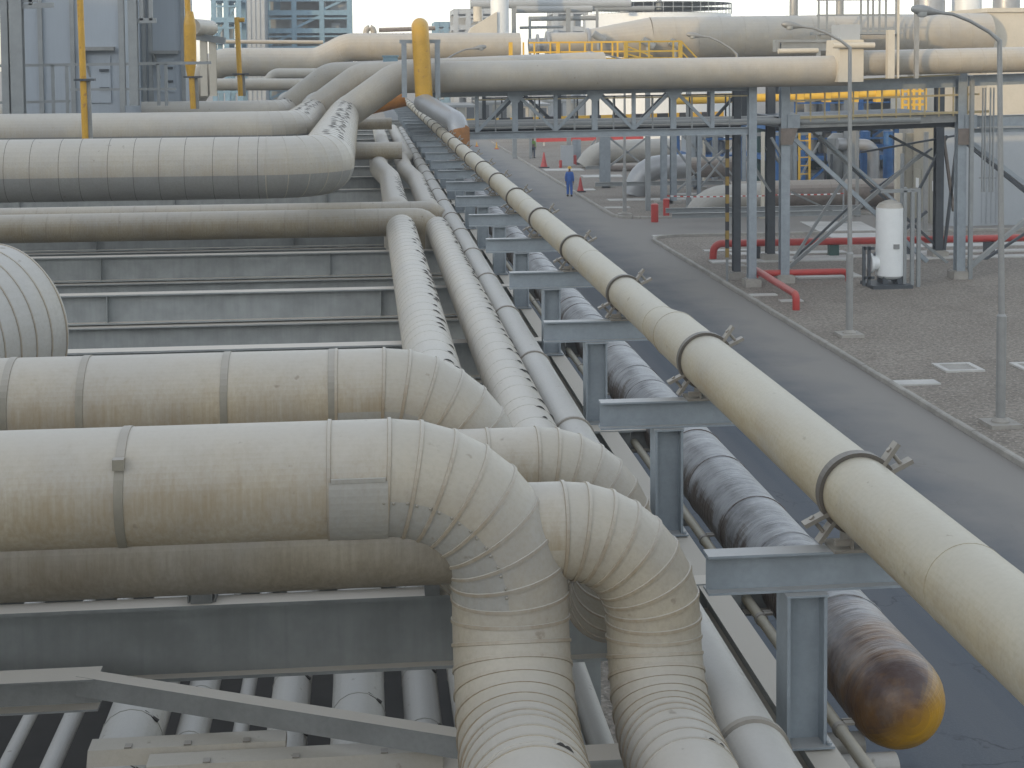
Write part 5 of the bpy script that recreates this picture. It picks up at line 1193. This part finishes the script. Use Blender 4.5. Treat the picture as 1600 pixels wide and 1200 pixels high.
def cone(px, pyt, pyb, mt, lab):
    b = P(px, pyb, Z=0); h = P(px, pyt, Y=b.y).z; o = thing('traffic_cone', lab, 'traffic cone', b); mb = MB(); w = h * .32; mb.lathe(b, [(w * .75, .08), (w * .45, h * .4), (w * .12, h)], 18); mb.build('cone_body', M[mt], o)
    mb = MB(); mb.cbox(b, w * 2, w * 2, .08); mb.build('cone_base', M['black' if mt == 'red' else 'red'], o)
cone(850, 238, 262, 'red', 'tall red cone with dark base far along the road'); cone(907, 277, 300, 'red', 'red cone standing just behind the kerb right of the blue worker'); cone(776, 222, 233, 'yellow', 'small orange cone far down the road'); cone(745, 221, 229, 'yellow', 'orange marker at the end of the road by the rack')
b0 = P(886, 259, Z=0); mb = MB(); mb.cbox(b0, 1.0, .12, 1.6); mb.cbox(b0, 1.3, .5, .1); tag(mb.build('sign_panel', M['shed'], origin=b0), 'pale blank upright panel behind the kerb near the blue worker', 'panel')
# barrier tape strung between the frames
def tape(pix, Y, lab):
    c = [P(x, y, Y=Y) for x, y in pix]; mb = MB()
    for i in range(len(c) - 1):
        L = max(2, int((c[i + 1] - c[i]).length / .16))
        for k in range(L):
            f = lambda u: c[i].lerp(c[i + 1], u) - Vector((0, 0, .05 * math.sin(math.pi * u)))
            mb.bar(f(k / L), f((k + 1) / L), .012, .055, mat=k % 2)
    tag(mb.build('barrier_tape', [M['red'], M['white']], origin=c[0]), lab, 'barrier tape')
tape([(1042, 306), (1150, 306), (1230, 303), (1318, 302)], 71, 'red and white barrier tape strung across the yard')
for px in (1318, 1150):
    b = P(px, 330, Z=0); b.y = 71.2; mb = MB(); mb.bar((P(px, 300, Y=71.2).x, 71.2, 0), (P(px, 300, Y=71.2).x, 71.2, P(px, 296, Y=71.2).z), .07, .07, (0, 1, 0)); mb.cbox((P(px, 300, Y=71.2).x, 71.2, 0), .4, .4, .06)
    tag(mb.build('tape_stand', M['grey'], origin=b), 'thin stand holding the right end of the barrier tape' if px > 1200 else 'thin stand holding the barrier tape near the columns', 'stand')

# ------------------------------------------------------------------ people
def person(px, pyf, hgt, cloth, helmet, turn, lab, vest=None):
    """standing worker: one skinned body, with clothing, helmet and boots as children"""
    b = P(px, pyf, Z=0); s = hgt / 1.76; o = thing('person', lab, 'person', b)
    ct, st = math.cos(turn), math.sin(turn)
    def W(x, y, z): return Vector((b.x + (x * ct - y * st) * s, b.y + (x * st + y * ct) * s, z * s))
    def limb(name, mat, chain, seg=12, extra=None):
        mb = MB()
        for pts, rad in chain: 
            pts = [W(*p) for p in pts]; n = len(pts)
            mb.tube(pts, [r * s for r in rad], seg)
        return mb
    def skin(name, mat, verts, edges, radii):
        me = bpy.data.meshes.new(name); me.from_pydata([tuple(W(*v) - b) for v in verts], edges, []); ob = bpy.data.objects.new(name, me); COL.objects.link(ob); ob.parent = o
        md = ob.modifiers.new('skin', 'SKIN'); 
        for i, r in enumerate(radii): me.skin_vertices[0].data[i].radius = (r[0] * s, r[1] * s) if isinstance(r, tuple) else (r * s, r * s)
        me.skin_vertices[0].data[0].use_root = True
        md.use_smooth_shade = True
        ss = ob.modifiers.new('sub', 'SUBSURF'); ss.levels = 1; ss.render_levels = 2; me.materials.append(M[mat]); return ob
    # body: pelvis, spine, neck, head, arms with hands, legs
    V = [(0, 0, .95), (0, 0, 1.12), (0, 0, 1.36), (0, .0, 1.50), (0, -.015, 1.60), (0, -.03, 1.70),
         (.17, 0, 1.42), (.225, .02, 1.14), (.23, -.05, .90), (.235, -.07, .80),
         (-.17, 0, 1.42), (-.225, .02, 1.14), (-.235, -.04, .90), (-.24, -.06, .80),
         (.095, 0, .88), (.105, -.015, .49), (.11, .01, .10), (.11, -.10, .035),
         (-.095, 0, .88), (-.115, .02, .49), (-.13, .05, .10), (-.135, -.06, .035)]
    E = [(0, 1), (1, 2), (2, 3), (3, 4), (4, 5), (2, 6), (6, 7), (7, 8), (8, 9), (2, 10), (10, 11), (11, 12), (12, 13), (0, 14), (14, 15), (15, 16), (16, 17), (0, 18), (18, 19), (19, 20), (20, 21)]
    rad = [(.15, .10), (.14, .10), (.16, .11), .055, (.075, .085), (.07, .085), .062, .046, .035, .028, .062, .046, .035, .028, .088, .062, .046, .04, .088, .062, .046, .04]
    skin('body', 'skin', V, E, rad)
    V2 = V[:4] + V[6:9] + V[10:13] + V[14:17] + V[18:21]
    idx = {0: 0, 1: 1, 2: 2, 3: 3, 6: 4, 7: 5, 8: 6, 10: 7, 11: 8, 12: 9, 14: 10, 15: 11, 16: 12, 18: 13, 19: 14, 20: 15}
    E2 = [(idx[a], idx[c]) for a, c in E if a in idx and c in idx]
    r2 = [(.175, .125), (.17, .125), (.185, .135), .07, .085, .066, .052, .085, .066, .052, .115, .088, .07, .115, .088, .07]
    if vest:
        skin('trousers', cloth, [V2[0], V2[10], V2[11], V2[12], V2[13], V2[14], V2[15]], [(0, 1), (1, 2), (2, 3), (0, 4), (4, 5), (5, 6)], [r2[0], r2[10], r2[11], r2[12], r2[13], r2[14], r2[15]])
        skin('vest', vest, [V2[1], V2[2], V2[3], V2[4], V2[5], V2[6], V2[7], V2[8], V2[9]], [(0, 1), (1, 2), (1, 3), (3, 4), (4, 5), (1, 6), (6, 7), (7, 8)], [r2[i] for i in (1, 2, 3, 4, 5, 6, 7, 8, 9)])
    else: skin('overalls', cloth, V2, E2, r2)
    mb = MB(); c = W(0, -.03, 1.68); mb.lathe(c, [(.15 * s, 0), (.145 * s, .015), (.125 * s, .02), (.118 * s, .07 * s), (.085 * s, .12 * s), (.02, .14 * s)], 20); mb.build('helmet', M[helmet], o)
    for i in (17, 21):
        x, y, z = V[i]; mb = MB(); mb.tube([W(x, y + .16, .06), W(x, y + .08, .055), W(x, y - .03, .045), W(x, y - .07, .04)], [.06 * s, .062 * s, .05 * s, .03 * s], 12); mb.build('boot', M['boots'], o)
    # fingers of each hand, slightly curled
    for i, sg in ((9, 1), (13, -1)):
        hx, hy, hz = V[i]; mb = MB()
        for k in range(4):
            fx_, L = hy - .03 + .02 * k, (.075, .085, .08, .06)[k]; mb.tube([W(hx, fx_, hz - .01), W(hx - .004 * sg, fx_, hz - .05), W(hx - .02 * sg, fx_ - .006, hz - .03 - L)], [.009 * s, .009 * s, .007 * s], 6)
        mb.tube([W(hx, hy - .03, hz + .03), W(hx - .012 * sg, hy - .055, hz + .0), W(hx - .014 * sg, hy - .062, hz - .035)], [.011 * s, .010 * s, .008 * s], 6)
        mb.build('hand', M['skin'], o)
    return o
person(890, 307, 1.78, 'overall', 'yellow_bright', R(160), 'worker in blue overalls and yellow helmet standing by the kerb')
person(833, 247, 1.75, 'trouser', 'yellow_bright', R(20), 'worker in green vest and dark trousers far along the road', vest='hivis')

# ------------------------------------------------------------------ unseen block added behind the viewer to keep the rack in shade
ca, sa = math.cos(SUN_AZ), math.sin(SUN_AZ)
def blocker_box(l0, l1, s0, s1, h):
    f = lambda l, s: (l * ca + s * sa, -l * sa + s * ca)
    q = [f(l0, s1), f(l1, s1), f(l1, s0), f(l0, s0)][::-1]; return [(x, y, 0) for x, y in q], [(x, y, h) for x, y in q]
TE = math.tan(SUN_EL); SB = -80.0
BLOCKER_LOW = 7.75 + (44.6 - SB) * TE; BLOCKER_HIGH = BLOCKER_LOW + 2.6
o = thing('shade_blocker', 'long pale unseen block added far behind the viewer to shade the pipe rack', 'building', (-110, -60, 0))
mb = MB(); mb.hexa(*blocker_box(-42, 90, SB - 30, SB, BLOCKER_LOW)); mb.build('low_block', M['shed'], o)
mb = MB(); mb.hexa(*blocker_box(-190, -42.01, SB - 30, SB, BLOCKER_HIGH)); mb.build('high_block', M['shed'], o)

# ------------------------------------------------------------------ hot dusty air between the viewer and the far units
mb = MB(); mb.box((-420, -300, -1.5), (420, 330, 60.0))
m = bpy.data.materials.new('dusty_air'); m.use_nodes = True; t = m.node_tree
t.nodes.remove(t.nodes["Principled BSDF"]); pv = t.nodes.new("ShaderNodeVolumePrincipled")
pv.inputs['Color'].default_value = (0.88, 0.90, 0.92, 1); pv.inputs['Density'].default_value = 0.0012; pv.inputs['Anisotropy'].default_value = 0.2
t.links.new(pv.outputs[0], t.nodes["Material Output"].inputs['Volume'])
hz = struct(mb.build('haze', m), 'stuff')
